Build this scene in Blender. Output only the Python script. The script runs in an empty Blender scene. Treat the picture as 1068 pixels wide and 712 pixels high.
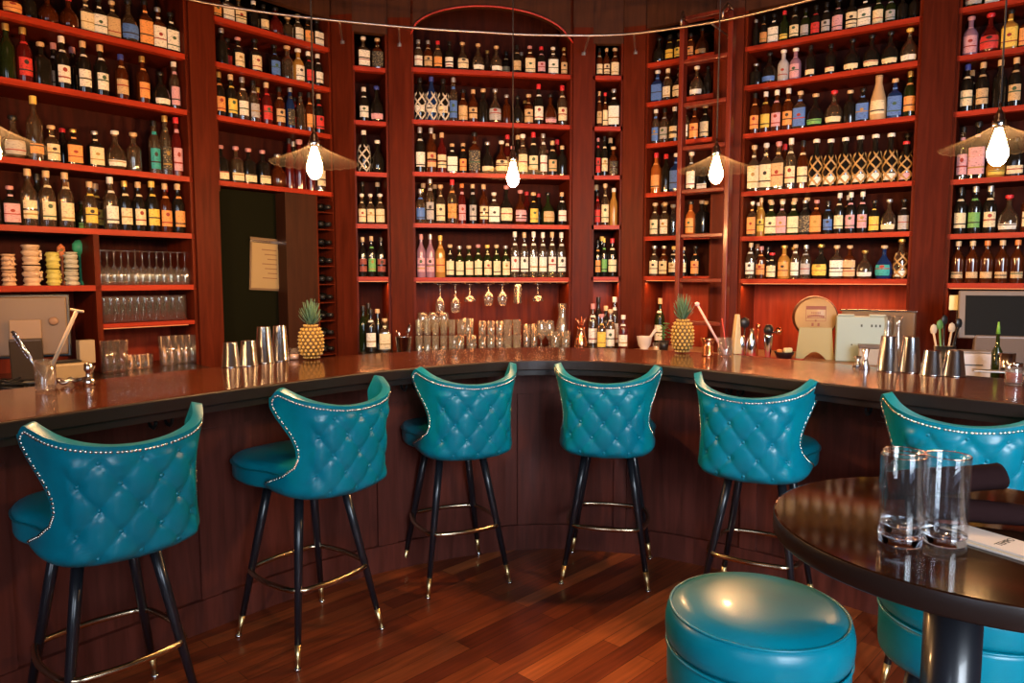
import bpy, math, random
from mathutils import Vector, Matrix
random.seed(7)
S = bpy.context.scene
COL = S.collection
PI = math.pi
# ---------------------------------------------------------------- camera
CAM_H = 1.48; FPX = 750.0; TH = math.atan(66/750)
cd = bpy.data.cameras.new('camera'); cam = bpy.data.objects.new('camera', cd); COL.objects.link(cam)
cam.location = (0, 0, CAM_H); cam.rotation_euler = (PI/2-TH, 0, 0)
cd.sensor_width = 36; cd.lens = 36*FPX/1068; cd.clip_start = .05
S.camera = cam
# ---------------------------------------------------------------- world, light, exposure
S.view_settings.view_transform = 'Standard'; S.view_settings.look = 'None'
S.view_settings.gamma = 1; S.view_settings.use_curve_mapping = False
S.view_settings.exposure = 0.0
w = bpy.data.worlds.new('world'); S.world = w; w.use_nodes = True
w.node_tree.nodes['Background'].inputs[0].default_value = (.55, .68, 1, 1)
w.node_tree.nodes['Background'].inputs[1].default_value = 2.2
WINDOW_W = 62; BULB_E = 950; STRIP_W = 3.0; FILL_W = 3

TILT = math.radians(20); SPREAD = math.radians(84)
def area(name, loc, rot, sx, sy, W, col, spread=PI):
    l = bpy.data.lights.new(name, 'AREA'); l.shape = 'RECTANGLE'; l.size = sx; l.size_y = sy
    l.energy = W; l.color = col; l.spread = spread
    o = bpy.data.objects.new(name, l); COL.objects.link(o); o.location = loc; o.rotation_euler = rot
    return o
# daylight entering through the two street windows behind the camera
area('daylight', (-1.6, -2.33, 2.05), (PI/2-TILT, 0, 0), 1.5, 2.2, WINDOW_W*.16, (.80, .90, 1), SPREAD)
area('daylight', (1.8, -2.33, 2.05), (PI/2-TILT, 0, 0), 1.9, 2.2, WINDOW_W*1.5, (.80, .90, 1), SPREAD)
area('warm_fill', (0, 1.2, 3.9), (0, 0, 0), 1.2, 1.2, FILL_W, (1, .50, .22))  # added warm fill below the ceiling; no fixture hangs there

# ---------------------------------------------------------------- materials
def mat(name, col, rough=.5, metal=0, spec=.5, coat=0, trans=0, ior=1.45, emit=None, alpha=1):
    m = bpy.data.materials.new(name); m.use_nodes = True
    b = m.node_tree.nodes['Principled BSDF']; I = b.inputs
    I['Base Color'].default_value = (*col, 1); I['Roughness'].default_value = rough
    I['Metallic'].default_value = metal; I['Specular IOR Level'].default_value = spec
    I['Coat Weight'].default_value = coat; I['Coat Roughness'].default_value = .08
    I['Transmission Weight'].default_value = trans; I['IOR'].default_value = ior
    I['Alpha'].default_value = alpha
    if emit: I['Emission Color'].default_value = (*emit[0], 1); I['Emission Strength'].default_value = emit[1]
    return m
def nd(m, t, **k):
    n = m.node_tree.nodes.new(t)
    for a, b in k.items(): setattr(n, a, b)
    return n
def lk(m, a, b): m.node_tree.links.new(a, b)
def ramp(m, fac, stops):
    r = nd(m, 'ShaderNodeValToRGB'); e = r.color_ramp.elements
    while len(e) < len(stops): e.new(.5)
    for q, (p, c) in zip(e, stops): q.position = p; q.color = (*c, 1)
    lk(m, fac, r.inputs[0]); return r
def wood(name, c0, c1, rough=.35, scale=(14, 14, 1.2), coat=.0, spec=.18):
    m = mat(name, c0, rough, coat=coat, spec=spec)
    b = m.node_tree.nodes['Principled BSDF']
    tc = nd(m, 'ShaderNodeTexCoord'); mp = nd(m, 'ShaderNodeMapping'); mp.inputs['Scale'].default_value = scale
    lk(m, tc.outputs['Object'], mp.inputs[0])
    n = nd(m, 'ShaderNodeTexNoise'); n.inputs['Scale'].default_value = 2.2; n.inputs['Detail'].default_value = 7; n.inputs['Distortion'].default_value = .6
    lk(m, mp.outputs[0], n.inputs['Vector'])
    r = ramp(m, n.outputs[0], [(.3, c0), (.7, c1)])
    lk(m, r.outputs[0], b.inputs['Base Color'])
    r2 = nd(m, 'ShaderNodeMapRange'); r2.inputs[3].default_value = rough*.8; r2.inputs[4].default_value = rough*1.3
    lk(m, n.outputs[0], r2.inputs[0]); lk(m, r2.outputs[0], b.inputs['Roughness'])
    return m
M = {}
M['mahog'] = wood('mahogany', (.066, .0090, .0032), (.13, .0180, .0055), .40, spec=.08)
M['pilaster'] = wood('mahogany_pilaster', (.060, .0090, .0032), (.108, .0165, .0055), .40, spec=.07)
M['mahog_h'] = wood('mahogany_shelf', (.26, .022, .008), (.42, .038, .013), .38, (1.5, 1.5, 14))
M['mahog_shaded'] = wood('mahogany_shelf_shaded', (.055, .0075, .004), (.10, .012, .006), .45, (1.5, 1.5, 14), spec=.08)  # darker copy of the shelf wood; shade under the boards put into the colour
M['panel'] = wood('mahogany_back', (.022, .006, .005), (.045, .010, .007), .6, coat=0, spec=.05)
M['lit_panel'] = wood('lower_panel_wood_lit', (.16, .020, .009), (.28, .036, .014), .4)  # brighter copy of the back wood; glow below the shelves is in the colour
M['barfront'] = wood('bar_front_wood', (.070, .018, .012), (.125, .030, .020), .42, coat=.05)
M['bartop'] = wood('bar_top_wood', (.040, .011, .005), (.085, .024, .009), .15, (2, 2, 2), coat=.3, spec=.5)
M['tabletop'] = wood('table_wood', (.011, .004, .002), (.036, .011, .004), .07, (3, 9, 3), coat=.0, spec=.35)
M['edge'] = mat('dark_edge', (.018, .010, .008), .35)
M['ceil'] = wood('ceiling_wood', (.045, .016, .008), (.075, .026, .012), .6, coat=0)
M['ladder'] = wood('ladder_wood', (.10, .014, .008), (.17, .024, .012), .32, coat=.08, spec=.3)
M['wall'] = mat('dark_plaster', (.09, .05, .035), .8)
M['green'] = mat('green_wall', (.007, .0075, .003), .8, spec=.05)
def leather():
    m = mat('teal_leather', (0, .215, .275), .33, spec=.4, coat=.08)
    b = m.node_tree.nodes['Principled BSDF']; tc = nd(m, 'ShaderNodeTexCoord')
    n = nd(m, 'ShaderNodeTexNoise'); n.inputs['Scale'].default_value = 9; n.inputs['Detail'].default_value = 4
    lk(m, tc.outputs['Object'], n.inputs['Vector'])
    r = ramp(m, n.outputs[0], [(.3, (.0, .165, .235)), (.7, (.0, .215, .295))]); lk(m, r.outputs[0], b.inputs['Base Color'])
    v = nd(m, 'ShaderNodeTexNoise'); v.inputs['Scale'].default_value = 420; v.inputs['Detail'].default_value = 2
    lk(m, tc.outputs['Object'], v.inputs['Vector'])
    bp = nd(m, 'ShaderNodeBump'); bp.inputs['Strength'].default_value = .06; bp.inputs['Distance'].default_value = .002
    lk(m, v.outputs[0], bp.inputs['Height']); lk(m, bp.outputs[0], b.inputs['Normal'])
    return m
M['teal'] = leather()
M['tealdk'] = mat('teal_piping', (0, .12, .155), .35)
M['blackleg'] = mat('black_metal', (.010, .011, .015), .30, spec=.5, coat=.3)
M['brass'] = mat('brass', (.85, .62, .28), .32, 1)
M['ring'] = mat('footring_brass', (.55, .42, .27), .22, 1)
M['nail'] = mat('nickel_nail', (.80, .76, .64), .2, 1)
M['steel'] = mat('polished_steel', (.74, .77, .84), .16, 1)
M['chrome'] = mat('chrome', (.75, .73, .72), .15, 1)
M['rail'] = mat('rail_steel', (.42, .35, .30), .35, 1)
M['black'] = mat('black_plastic', (.012, .012, .013), .35)
M['cord'] = mat('cord', (.02, .012, .01), .6)
M['copper'] = mat('copper', (.80, .33, .18), .2, 1)
def thin(name, col, tr=.7, rough=.05, g0=.08, g1=.75):
    m = bpy.data.materials.new(name); m.use_nodes = True; nt = m.node_tree
    nt.nodes.clear(); out = nd(m, 'ShaderNodeOutputMaterial')
    t = nd(m, 'ShaderNodeBsdfTransparent'); t.inputs[0].default_value = (*col, 1)
    g = nd(m, 'ShaderNodeBsdfGlossy'); g.inputs['Roughness'].default_value = rough; g.inputs[0].default_value = (1, 1, 1, 1)
    d = nd(m, 'ShaderNodeBsdfDiffuse'); d.inputs[0].default_value = (*[min(1, c*.8) for c in col], 1)
    lw = nd(m, 'ShaderNodeLayerWeight'); lw.inputs[0].default_value = .35
    a = nd(m, 'ShaderNodeMixShader'); a.inputs[0].default_value = 1-tr
    lk(m, t.outputs[0], a.inputs[1]); lk(m, d.outputs[0], a.inputs[2])
    mx = nd(m, 'ShaderNodeMixShader'); mr = nd(m, 'ShaderNodeMapRange'); mr.inputs[3].default_value = g0; mr.inputs[4].default_value = g1
    lk(m, lw.outputs['Facing'], mr.inputs[0]); lk(m, mr.outputs[0], mx.inputs[0])
    lk(m, a.outputs[0], mx.inputs[1]); lk(m, g.outputs[0], mx.inputs[2]); lk(m, mx.outputs[0], out.inputs[0])
    return m
M['tglass'] = thin('bar_glass', (.96, .94, .90), .96, .08, .06, .70)
M['shade'] = thin('fluted_shade_glass', (1, .95, .88), .997, .06, .003, .025)
M['stackg'] = thin('stacked_glass_lit', (.95, .90, .78), .89, .06, .10, .8)  # milkier bar glass; highlight from the strip above put into the diffuse colour
M['tumblerg'] = thin('tumbler_glass', (.97, .98, .99), .995, .03, .012, .45)
M['pane'] = thin('window_pane', (.95, .97, 1), .97)
M['glass'] = mat('clear_glass', (1, 1, 1), .0, trans=1, ior=1.5)
GL = {'k': mat('dark_bottle_glass', (.010, .009, .007), .10, spec=.6, coat=.5), 'a': mat('amber_bottle_glass', (.055, .012, .003), .08, coat=.6),
      'c': thin('clear_bottle_glass', (.60, .46, .30), .93), 'g': mat('green_bottle_glass', (.012, .020, .005), .10, coat=.5),
      'b': mat('blue_bottle_glass', (.008, .025, .10), .10, coat=.5), 'r': mat('red_bottle_glass', (.075, .006, .005), .10, coat=.5),
      'p': mat('violet_bottle_glass', (.28, .15, .22), .2, coat=.4), 'y': mat('golden_bottle_glass', (.36, .18, .035), .12, coat=.4),
      'o': mat('orange_bottle_glass', (.35, .09, .015), .12, coat=.4), 's': mat('frosted_silver_glass', (.45, .44, .46), .25, coat=.3),
      'e': mat('wicker_bottle', (.50, .33, .17), .7)}
GLN = dict(k='dark', a='amber', c='clear', g='green', b='blue', r='red', p='violet', y='golden', o='orange', s='silvery', e='wicker')
LC = dict(w=(.82, .80, .72), c=(.80, .68, .44), y=(.80, .58, .10), o=(.78, .34, .10), r=(.62, .04, .035), b=(.08, .19, .55), g=(.16, .42, .12),
          t=(.03, .36, .36), k=(.03, .028, .025), p=(.66, .36, .42), s=(.42, .42, .44), e=(.60, .42, .22), m=(.30, .07, .05))
LCN = dict(w='white', c='cream', y='yellow', o='orange', r='red', b='blue', g='green', t='teal', k='black', p='pink', s='grey', e='tan', m='maroon')
def label_mat(k):
    c = LC[k]; m = mat(LCN[k]+'_label_paper', c, .6); b = m.node_tree.nodes['Principled BSDF']
    tc = nd(m, 'ShaderNodeTexCoord'); ge = nd(m, 'ShaderNodeMapping'); ge.inputs['Scale'].default_value = (3.6, 3.6, 52)
    oi = nd(m, 'ShaderNodeObjectInfo'); ad = nd(m, 'ShaderNodeVectorMath', operation='ADD')
    mu = nd(m, 'ShaderNodeMath', operation='MULTIPLY'); mu.inputs[1].default_value = 37
    lk(m, oi.outputs['Random'], mu.inputs[0]); lk(m, tc.outputs['Object'], ge.inputs[0])
    lk(m, ge.outputs[0], ad.inputs[0]); lk(m, mu.outputs[0], ad.inputs[1])
    n = nd(m, 'ShaderNodeTexNoise'); n.inputs['Scale'].default_value = 1; n.inputs['Detail'].default_value = 2
    lk(m, ad.outputs[0], n.inputs['Vector'])
    dk = tuple(x*.55 for x in c) if k != 'k' else (.5, .4, .2)
    r = ramp(m, n.outputs[0], [(.36, dk), (.44, c)])
    sp = nd(m, 'ShaderNodeSeparateXYZ'); lk(m, tc.outputs['Object'], sp.inputs[0])
    def mth(op, a, b_=0.0):
        q = nd(m, 'ShaderNodeMath', operation=op)
        for i, v in enumerate((a, b_)):
            if isinstance(v, (int, float)): q.inputs[i].default_value = v
            else: lk(m, v, q.inputs[i])
        return q.outputs[0]
    rnd = oi.outputs['Random']
    zb = nd(m, 'ShaderNodeMath', operation='MULTIPLY_ADD'); lk(m, rnd, zb.inputs[0]); zb.inputs[1].default_value = .15; zb.inputs[2].default_value = .17
    band = mth('LESS_THAN', mth('ABSOLUTE', mth('SUBTRACT', sp.outputs[2], zb.outputs[0])), .014)
    ex = mth('POWER', mth('MULTIPLY', sp.outputs[0], .13), 2.0); ez = mth('POWER', mth('ABSOLUTE', mth('SUBTRACT', sp.outputs[2], .37)), 2.0)
    emb = mth('MULTIPLY', mth('LESS_THAN', mth('ADD', ex, ez), .0016), mth('GREATER_THAN', mth('FRACT', mth('MULTIPLY', rnd, 7.3)), .45))
    fac = mth('MAXIMUM', band, emb)
    ac = ramp(m, mth('FRACT', mth('MULTIPLY', rnd, 13.7)), [(0, (.03, .025, .02)), (.35, (.30, .03, .02)), (.6, (.35, .22, .05)), (.8, (.04, .10, .05))]); ac.color_ramp.interpolation = 'CONSTANT'
    mx = nd(m, 'ShaderNodeMix', data_type='RGBA'); lk(m, fac, mx.inputs['Factor']); lk(m, r.outputs[0], mx.inputs['A']); lk(m, ac.outputs[0], mx.inputs['B'])
    lk(m, mx.outputs['Result'], b.inputs['Base Color'])
    return m
LM = {k: label_mat(k) for k in LC}
CC = dict(c=(.62, .42, .22), e=(.62, .46, .27), k=(.012, .011, .01), w=(.80, .76, .68), g=(.62, .42, .12), s=(.5, .5, .5), r=(.62, .03, .04), b=(.04, .06, .30), y=(.80, .55, .12), p=(.55, .25, .25), o=(.65, .22, .06), n=(.02, .02, .02))
CM = {k: mat('stopper_'+k, c, .35, metal=.7 if k in 'gs' else 0) for k, c in CC.items()}

def floor_mat():
    m = mat('hardwood_floor', (.2, .05, .02), .30, coat=.1, spec=.4); b = m.node_tree.nodes['Principled BSDF']
    tc = nd(m, 'ShaderNodeTexCoord'); mp = nd(m, 'ShaderNodeMapping'); mp.inputs['Rotation'].default_value = (0, 0, -math.radians(46))
    lk(m, tc.outputs['Object'], mp.inputs[0])
    br = nd(m, 'ShaderNodeTexBrick'); br.offset = .37; br.offset_frequency = 2
    I = br.inputs; I['Scale'].default_value = 1; I['Mortar Size'].default_value = .0012; I['Brick Width'].default_value = 1.15; I['Row Height'].default_value = .085
    I['Color1'].default_value = (0, 0, 0, 1); I['Color2'].default_value = (1, 1, 1, 1); I['Mortar'].default_value = (0, 0, 0, 1); I['Bias'].default_value = 0
    lk(m, mp.outputs[0], br.inputs['Vector'])
    m2 = nd(m, 'ShaderNodeMapping'); m2.inputs['Scale'].default_value = (1.2, 22, 1); lk(m, mp.outputs[0], m2.inputs[0])
    n = nd(m, 'ShaderNodeTexNoise'); n.inputs['Scale'].default_value = 2.5; n.inputs['Detail'].default_value = 6; lk(m, m2.outputs[0], n.inputs['Vector'])
    r = ramp(m, br.outputs['Color'], [(0, (.15, .028, .010)), (.45, (.21, .042, .013)), (.8, (.30, .068, .018)), (1, (.48, .13, .035))])
    r2 = ramp(m, n.outputs[0], [(.3, (.6, .6, .6)), (.7, (1.15, 1.1, 1.05))])
    mx = nd(m, 'ShaderNodeMix', data_type='RGBA', blend_type='MULTIPLY'); mx.inputs['Factor'].default_value = 1
    lk(m, r.outputs[0], mx.inputs['A']); lk(m, r2.outputs[0], mx.inputs['B'])
    m3 = nd(m, 'ShaderNodeMix', data_type='RGBA'); lk(m, br.outputs['Fac'], m3.inputs['Factor']); lk(m, mx.outputs['Result'], m3.inputs['A']); m3.inputs['B'].default_value = (.02, .005, .003, 1)
    lk(m, m3.outputs['Result'], b.inputs['Base Color'])
    return m
M['floor'] = floor_mat()

# ---------------------------------------------------------------- mesh helpers
class MB:
    def __init__(s): s.v = []; s.f = []; s.sm = []
    def add(s, vs, fs, smooth=False):
        n = len(s.v); s.v += [tuple(v) for v in vs]; s.f += [tuple(i+n for i in f) for f in fs]; s.sm += [smooth]*len(fs); return s
    def box(s, c, d, rot=None):
        x, y, z = d[0]/2, d[1]/2, d[2]/2
        vs = [Vector((a*x, b*y, e*z)) for e in (-1, 1) for b in (-1, 1) for a in (-1, 1)]
        if rot is not None: vs = [rot @ v for v in vs]
        return s.add([v+Vector(c) for v in vs], [(0, 2, 3, 1), (4, 5, 7, 6), (0, 1, 5, 4), (2, 6, 7, 3), (0, 4, 6, 2), (1, 3, 7, 5)])
    def prism(s, poly, z0, z1):
        n = len(poly); a = sum(poly[i][0]*poly[(i+1) % n][1]-poly[(i+1) % n][0]*poly[i][1] for i in range(n))
        if a < 0: poly = poly[::-1]
        vs = [(p[0], p[1], z0) for p in poly]+[(p[0], p[1], z1) for p in poly]
        return s.add(vs, [tuple(range(n))[::-1], tuple(range(n, 2*n))]+[(i, (i+1) % n, n+(i+1) % n, n+i) for i in range(n)])
    def lathe(s, prof, seg=24, c=(0, 0, 0), smooth=True, cap=(True, True), expo=None, sx=1, sy=1):
        vs = []; fs = []; n = len(prof)
        for k, p in enumerate(prof):
            r, z = p[0], p[1]; e = p[2] if len(p) > 2 else 2
            for i in range(seg):
                a = 2*PI*i/seg; ca, sa = math.cos(a), math.sin(a)
                q = (abs(ca)**e+abs(sa)**e)**(-1/e) if e != 2 else 1
                vs.append((c[0]+r*q*ca*sx, c[1]+r*q*sa*sy, c[2]+z))
        for k in range(n-1):
            for i in range(seg):
                j = (i+1) % seg; fs.append((k*seg+i, k*seg+j, (k+1)*seg+j, (k+1)*seg+i))
        if cap[0] and prof[0][0] > 0: fs.append(tuple(range(seg))[::-1])
        if cap[1] and prof[-1][0] > 0: fs.append(tuple(range((n-1)*seg, n*seg)))
        return s.add(vs, fs, smooth)
    def tube(s, path, r, seg=8, closed=False, smooth=True):
        P = [Vector(p) for p in path]; n = len(P); rs = r if isinstance(r, (list, tuple)) else [r]*n
        vs = []; fs = []; up = None
        for k in range(n):
            t = (P[(k+1) % n]-P[k-1]) if closed else (P[min(k+1, n-1)]-P[max(k-1, 0)])
            t.normalize()
            if up is None: up = Vector((0, 0, 1)) if abs(t.z) < .9 else Vector((1, 0, 0))
            u = (up-t*up.dot(t)).normalized(); up = u; w_ = t.cross(u)
            for i in range(seg):
                a = 2*PI*i/seg; vs.append(P[k]+(u*math.cos(a)+w_*math.sin(a))*rs[k])
        for k in range(n if closed else n-1):
            for i in range(seg):
                j = (i+1) % seg; a = k*seg; b = ((k+1) % n)*seg
                fs.append((a+i, b+i, b+j, a+j))
        if not closed: fs += [tuple(range(seg)), tuple(range((n-1)*seg, n*seg))[::-1]]
        return s.add(vs, fs, smooth)
    def mesh(s, name):
        me = bpy.data.meshes.new(name); me.from_pydata(s.v, [], s.f); me.polygons.foreach_set('use_smooth', s.sm)
        import bmesh
        b = bmesh.new(); b.from_mesh(me); bmesh.ops.recalc_face_normals(b, faces=b.faces); b.to_mesh(me); b.free()
        me.update(); return me
    def build(s, name, m, parent=None, loc=None, rz=0, bevel=0, **kw):
        o = bpy.data.objects.new(name, s.mesh(name)); COL.objects.link(o)
        if m: o.data.materials.append(m)
        if parent: o.parent = parent
        if loc: o.location = loc
        if rz: o.rotation_euler.z = rz
        if bevel:
            b = o.modifiers.new('bevel', 'BEVEL'); b.width = bevel; b.segments = 2; b.limit_method = 'ANGLE'
        return tag(o, **kw)
def tag(o, label=None, cat=None, group=None, kind=None):
    if label: o['label'] = label
    if cat: o['category'] = cat
    if group: o['group'] = group
    if kind: o['kind'] = kind
    return o
def empty(name, loc, rz=0, **kw):
    o = bpy.data.objects.new(name, None); COL.objects.link(o); o.location = loc; o.rotation_euler.z = rz; o.empty_display_size = .05
    return tag(o, **kw)
def copy_tree(o, loc=None, rz=None, label=None):
    c = o.copy(); COL.objects.link(c)
    if loc: c.location = loc
    if rz is not None: c.rotation_euler.z = rz
    if label: c['label'] = label
    for ch in o.children:
        d = ch.copy(); COL.objects.link(d); d.parent = c
        for g in ch.children:
            e = g.copy(); COL.objects.link(e); e.parent = d
    return c
def link_mesh(name, me, m, parent, scale=(1, 1, 1)):
    o = bpy.data.objects.new(name, me); COL.objects.link(o); o.parent = parent; o.scale = scale
    if not me.materials: me.materials.append(m)
    o.material_slots[0].link = 'OBJECT'; o.material_slots[0].material = m
    return o
# measured directions of sight, used once to find where things stand in the room
ct, st = math.cos(TH), math.sin(TH)
def on_plane(x, y, z):
    dx = (x-534)/FPX; dy = (356-y)/FPX; t = (z-CAM_H)/(-st+dy*ct)
    return (dx*t, (ct+dy*st)*t)
def z_at(y, Y): return CAM_H+Y*math.tan(math.atan((356-y)/FPX)-TH)
def sm(a, b, x):
    t = max(0, min(1, (x-a)/(b-a))); return t*t*(3-2*t)
ORD = 'first second third fourth fifth sixth seventh eighth ninth tenth eleventh twelfth thirteenth fourteenth fifteenth sixteenth seventeenth eighteenth nineteenth twentieth twenty-first twenty-second twenty-third twenty-fourth twenty-fifth'.split()

# ---------------------------------------------------------------- the room
MB().box((0, 2, -.05), (9.4, 9.4, .1)).build('floor', M['floor'], kind='structure')
MB().box((0, 2, 4.05), (9.4, 9.4, .1)).build('ceiling', M['ceil'], kind='structure')
MB().box((-4.65, 2, 2), (.1, 9.4, 4)).build('wall_left', M['wall'], kind='structure')
MB().box((4.65, 2, 2), (.1, 9.4, 4)).build('wall_right', M['wall'], kind='structure')
MB().box((0, 6.65, 2), (9.2, .1, 4)).build('wall_back', M['wall'], kind='structure')
wf = MB()
for x0, x1 in ((-4.6, -2.4), (-.8, .8), (2.8, 4.6)): wf.box(((x0+x1)/2, -2.45, 2), (x1-x0, .12, 4))
for x0, x1 in ((-2.4, -.8), (.8, 2.8)):
    wf.box(((x0+x1)/2, -2.45, .4), (x1-x0, .12, .8)); wf.box(((x0+x1)/2, -2.45, 3.65), (x1-x0, .12, .7))
wf.build('wall_front', M['wall'], kind='structure')
for k, (x0, x1) in enumerate(((-2.4, -.8), (.8, 2.8))):
    cx = (x0+x1)/2; e = empty('window_%d' % (k+1), (cx, -2.42, .8), kind='structure')
    f = MB(); W = x1-x0
    for a in (-1, 0, 1): f.box((a*(W/2-.03), 0, 1.25), (.06, .06, 2.5))
    for z in (.03, 1.25, 2.47): f.box((0, 0, z), (W, .055, .06))
    f.build('window_frame', M['edge'], e); MB().box((0, -.02, 1.25), (W-.1, .008, 2.4)).build('pane', M['pane'], e)

# ---------------------------------------------------------------- back-bar shelving
LA = [3.08, 2.81, 2.48, 2.09, 1.765, 1.455]
BAY = {  # name: pixel left/right, distance left/right, shelf heights, opening top, words
 'A': (-70, 205, 3.50, 4.50, [2.83, 2.50, 2.10, 1.755, 1.44], 3.3, 'far left bay'),
 'B': (230, 350, 4.60, 5.25, [3.10, 2.825, 2.50, 2.095], 3.3, 'bay above green recess'),
 'C': (371, 408, 5.22, 5.30, [2.975, 2.60, 2.24, 1.87, 1.49], 3.21, 'narrow left bay'),
 'D': (431, 596, 5.30, 5.50, [2.985, 2.62, 2.25, 1.88, 1.485], 3.21, 'wide middle bay'),
 'E': (616, 648, 5.50, 5.50, [2.98, 2.61, 2.25, 1.88, 1.49], 3.21, 'narrow right bay'),
 'F': (670, 742, 5.45, 5.15, [3.05, 2.77, 2.47, 2.11, 1.79, 1.495], 3.3, 'ladder bay'),
 'H': (770, 950, 5.10, 4.50, [3.06, 2.80, 2.475, 2.08, 1.77, 1.475], 3.3, 'wide right bay'),
 'I': (985, 1150, 4.48, 4.05, [3.095, 2.815, 2.485, 2.08, 1.75, 1.45], 3.3, 'far right bay')}
DEP = .34
def pt(x, Y): return Vector(((x-534)/FPX*Y*ct, Y))
G = {}
for k, (xl, xr, yl, yr, lv, top, nm) in BAY.items():
    p, q = pt(xl, yl), pt(xr, yr); t = (q-p).normalized(); n = Vector((t.y, -t.x))
    if n.y > 0: n = -n                                   # n points into the room
    G[k] = (p, q, t, n, lv, top, nm)
def on_bay(k, x, z, back):
    p, q, t, n, *_ = G[k]; o = p-n*back; c = (x-534)/FPX
    # X = c*(Y*ct-(z-H)*st);  point = o+s*t
    s = (c*(o.y*ct-(z-CAM_H)*st)-o.x)/(t.x-c*t.y*ct); return o+t*s
def quad(k, off0, off1, a=0, b=0):
    p, q, t, n, *_ = G[k]
    return [tuple(p+t*a+n*off0), tuple(q-t*b+n*off0), tuple(q-t*b+n*off1), tuple(p+t*a+n*off1)]
CZ = .95
for k in BAY:
    p, q, t, n, lv, top, nm = G[k]
    e = empty('shelving_unit', (p.x, p.y, 0), label='mahogany shelving unit in the '+nm, cat='shelving', group='bottle shelving units round the bar')
    def lp(poly): return [(a-p.x, b-p.y) for a, b in poly]
    zt = 3.55 if k == 'D' else top
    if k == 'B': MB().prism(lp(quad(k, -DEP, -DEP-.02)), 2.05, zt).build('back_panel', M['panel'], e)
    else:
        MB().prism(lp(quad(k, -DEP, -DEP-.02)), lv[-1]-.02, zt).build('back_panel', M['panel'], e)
        MB().prism(lp(quad(k, -DEP, -DEP-.02)), .9, lv[-1]-.021).build('lower_back_panel', M['mahog'] if k == 'D' else M['lit_panel'] if k in 'AEFH' else M['panel'], e)
    for z in lv:
        sh_ = MB().prism(lp(quad(k, -.0505, -DEP, .003, .003)), z-.03, z).build('shelf', M['mahog_shaded'], e); MB().prism(lp(quad(k, 0, -.05, .003, .003)), z-.031, z).build('shelf_lit_band', M['mahog_h'], sh_)  # front strip in brighter wood paints the lamp-lit band along each board
    L = (q-p).length
    for s in (0, 1):
        a = p if s == 0 else q-t*.02
        MB().prism(lp([tuple(a), tuple(a+t*.02), tuple(a+t*.02-n*DEP), tuple(a-n*DEP)]), .9 if k != 'B' else 2.03, zt).build('side_panel', M['mahog'], e)
    if k == 'A':
        c0 = on_bay('A', 100, 1.4, 0); MB().prism(lp([tuple(c0), tuple(c0+t*.03), tuple(c0+t*.03-n*DEP), tuple(c0-n*DEP)]), .95, 1.725).build('divider', M['mahog'], e)
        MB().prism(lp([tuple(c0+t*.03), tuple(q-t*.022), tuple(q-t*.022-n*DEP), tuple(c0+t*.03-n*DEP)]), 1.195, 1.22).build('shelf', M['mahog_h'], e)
# pilasters between the bays
order = list(BAY)
for a, b in zip(order[:-1], order[1:]):
    p, q, t, n, *_ = G[a]; p2, q2, t2, n2, *_ = G[b]
    nn = (n+n2).normalized()
    e = MB().prism([tuple(q+nn*.02), tuple(p2+nn*.02), tuple(p2-n2*DEP), tuple(q-n*DEP)], 0, 3.32).build('pilaster', M['pilaster'], kind=None,
        label='tall mahogany pilaster between the %s and the %s' % (G[a][6], G[b][6]), cat='pilaster', group='mahogany pilasters of the back bar')
# frieze above the openings
def frieze(k, kind):
    p, q, t, n, lv, top, nm = G[k]; m = MB(); N = 28 if k == 'D' else 1
    def zb(u):
        if k != 'D': return top
        a = p+t*(q-p).length*u
        return max(3.21, 3.20+.235*math.sqrt(max(0, 1-((u-.49)/.49)**2)))
    for i in range(N):
        u0, u1 = i/N, (i+1)/N; L = (q-p)
        A, B = p+L*u0, p+L*u1; z0, z1 = zb(u0), zb(u1)
        vs = [(A.x, A.y, z0), (B.x, B.y, z1), (B.x, B.y, 3.99), (A.x, A.y, 3.99)]
        vs += [(v[0]-n.x*.05, v[1]-n.y*.05, v[2]) for v in vs]
        m.add(vs, [(0, 1, 2, 3), (4, 7, 6, 5), (0, 4, 5, 1), (3, 2, 6, 7), (0, 3, 7, 4), (1, 5, 6, 2)])
    m.build(kind, M['ceil'], kind='structure')
    if k == 'D':
        path = [(p+(q-p)*(i/30)+n*.012) for i in range(31)]
        MB().tube([(a.x, a.y, zb(i/30)) for i, a in enumerate(path)], .007, 6).build('arch_moulding', mat('red_lacquer', (.45, .03, .02), .35), label='thin red arched moulding above the wide middle bay', cat='moulding')
for i, k in enumerate(order): frieze(k, 'trim_%d' % (i+1))
for i, (a, b) in enumerate(zip(order[:-1], order[1:])):
    q = G[a][1]; p2 = G[b][0]; nn = (G[a][3]+G[b][3]).normalized()
    MB().prism([tuple(q+nn*.02), tuple(p2+nn*.02), tuple(p2-nn*.05), tuple(q-nn*.05)], 3.32, 3.99).build('trim_%d' % (i+11), M['ceil'], kind='structure')
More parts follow.
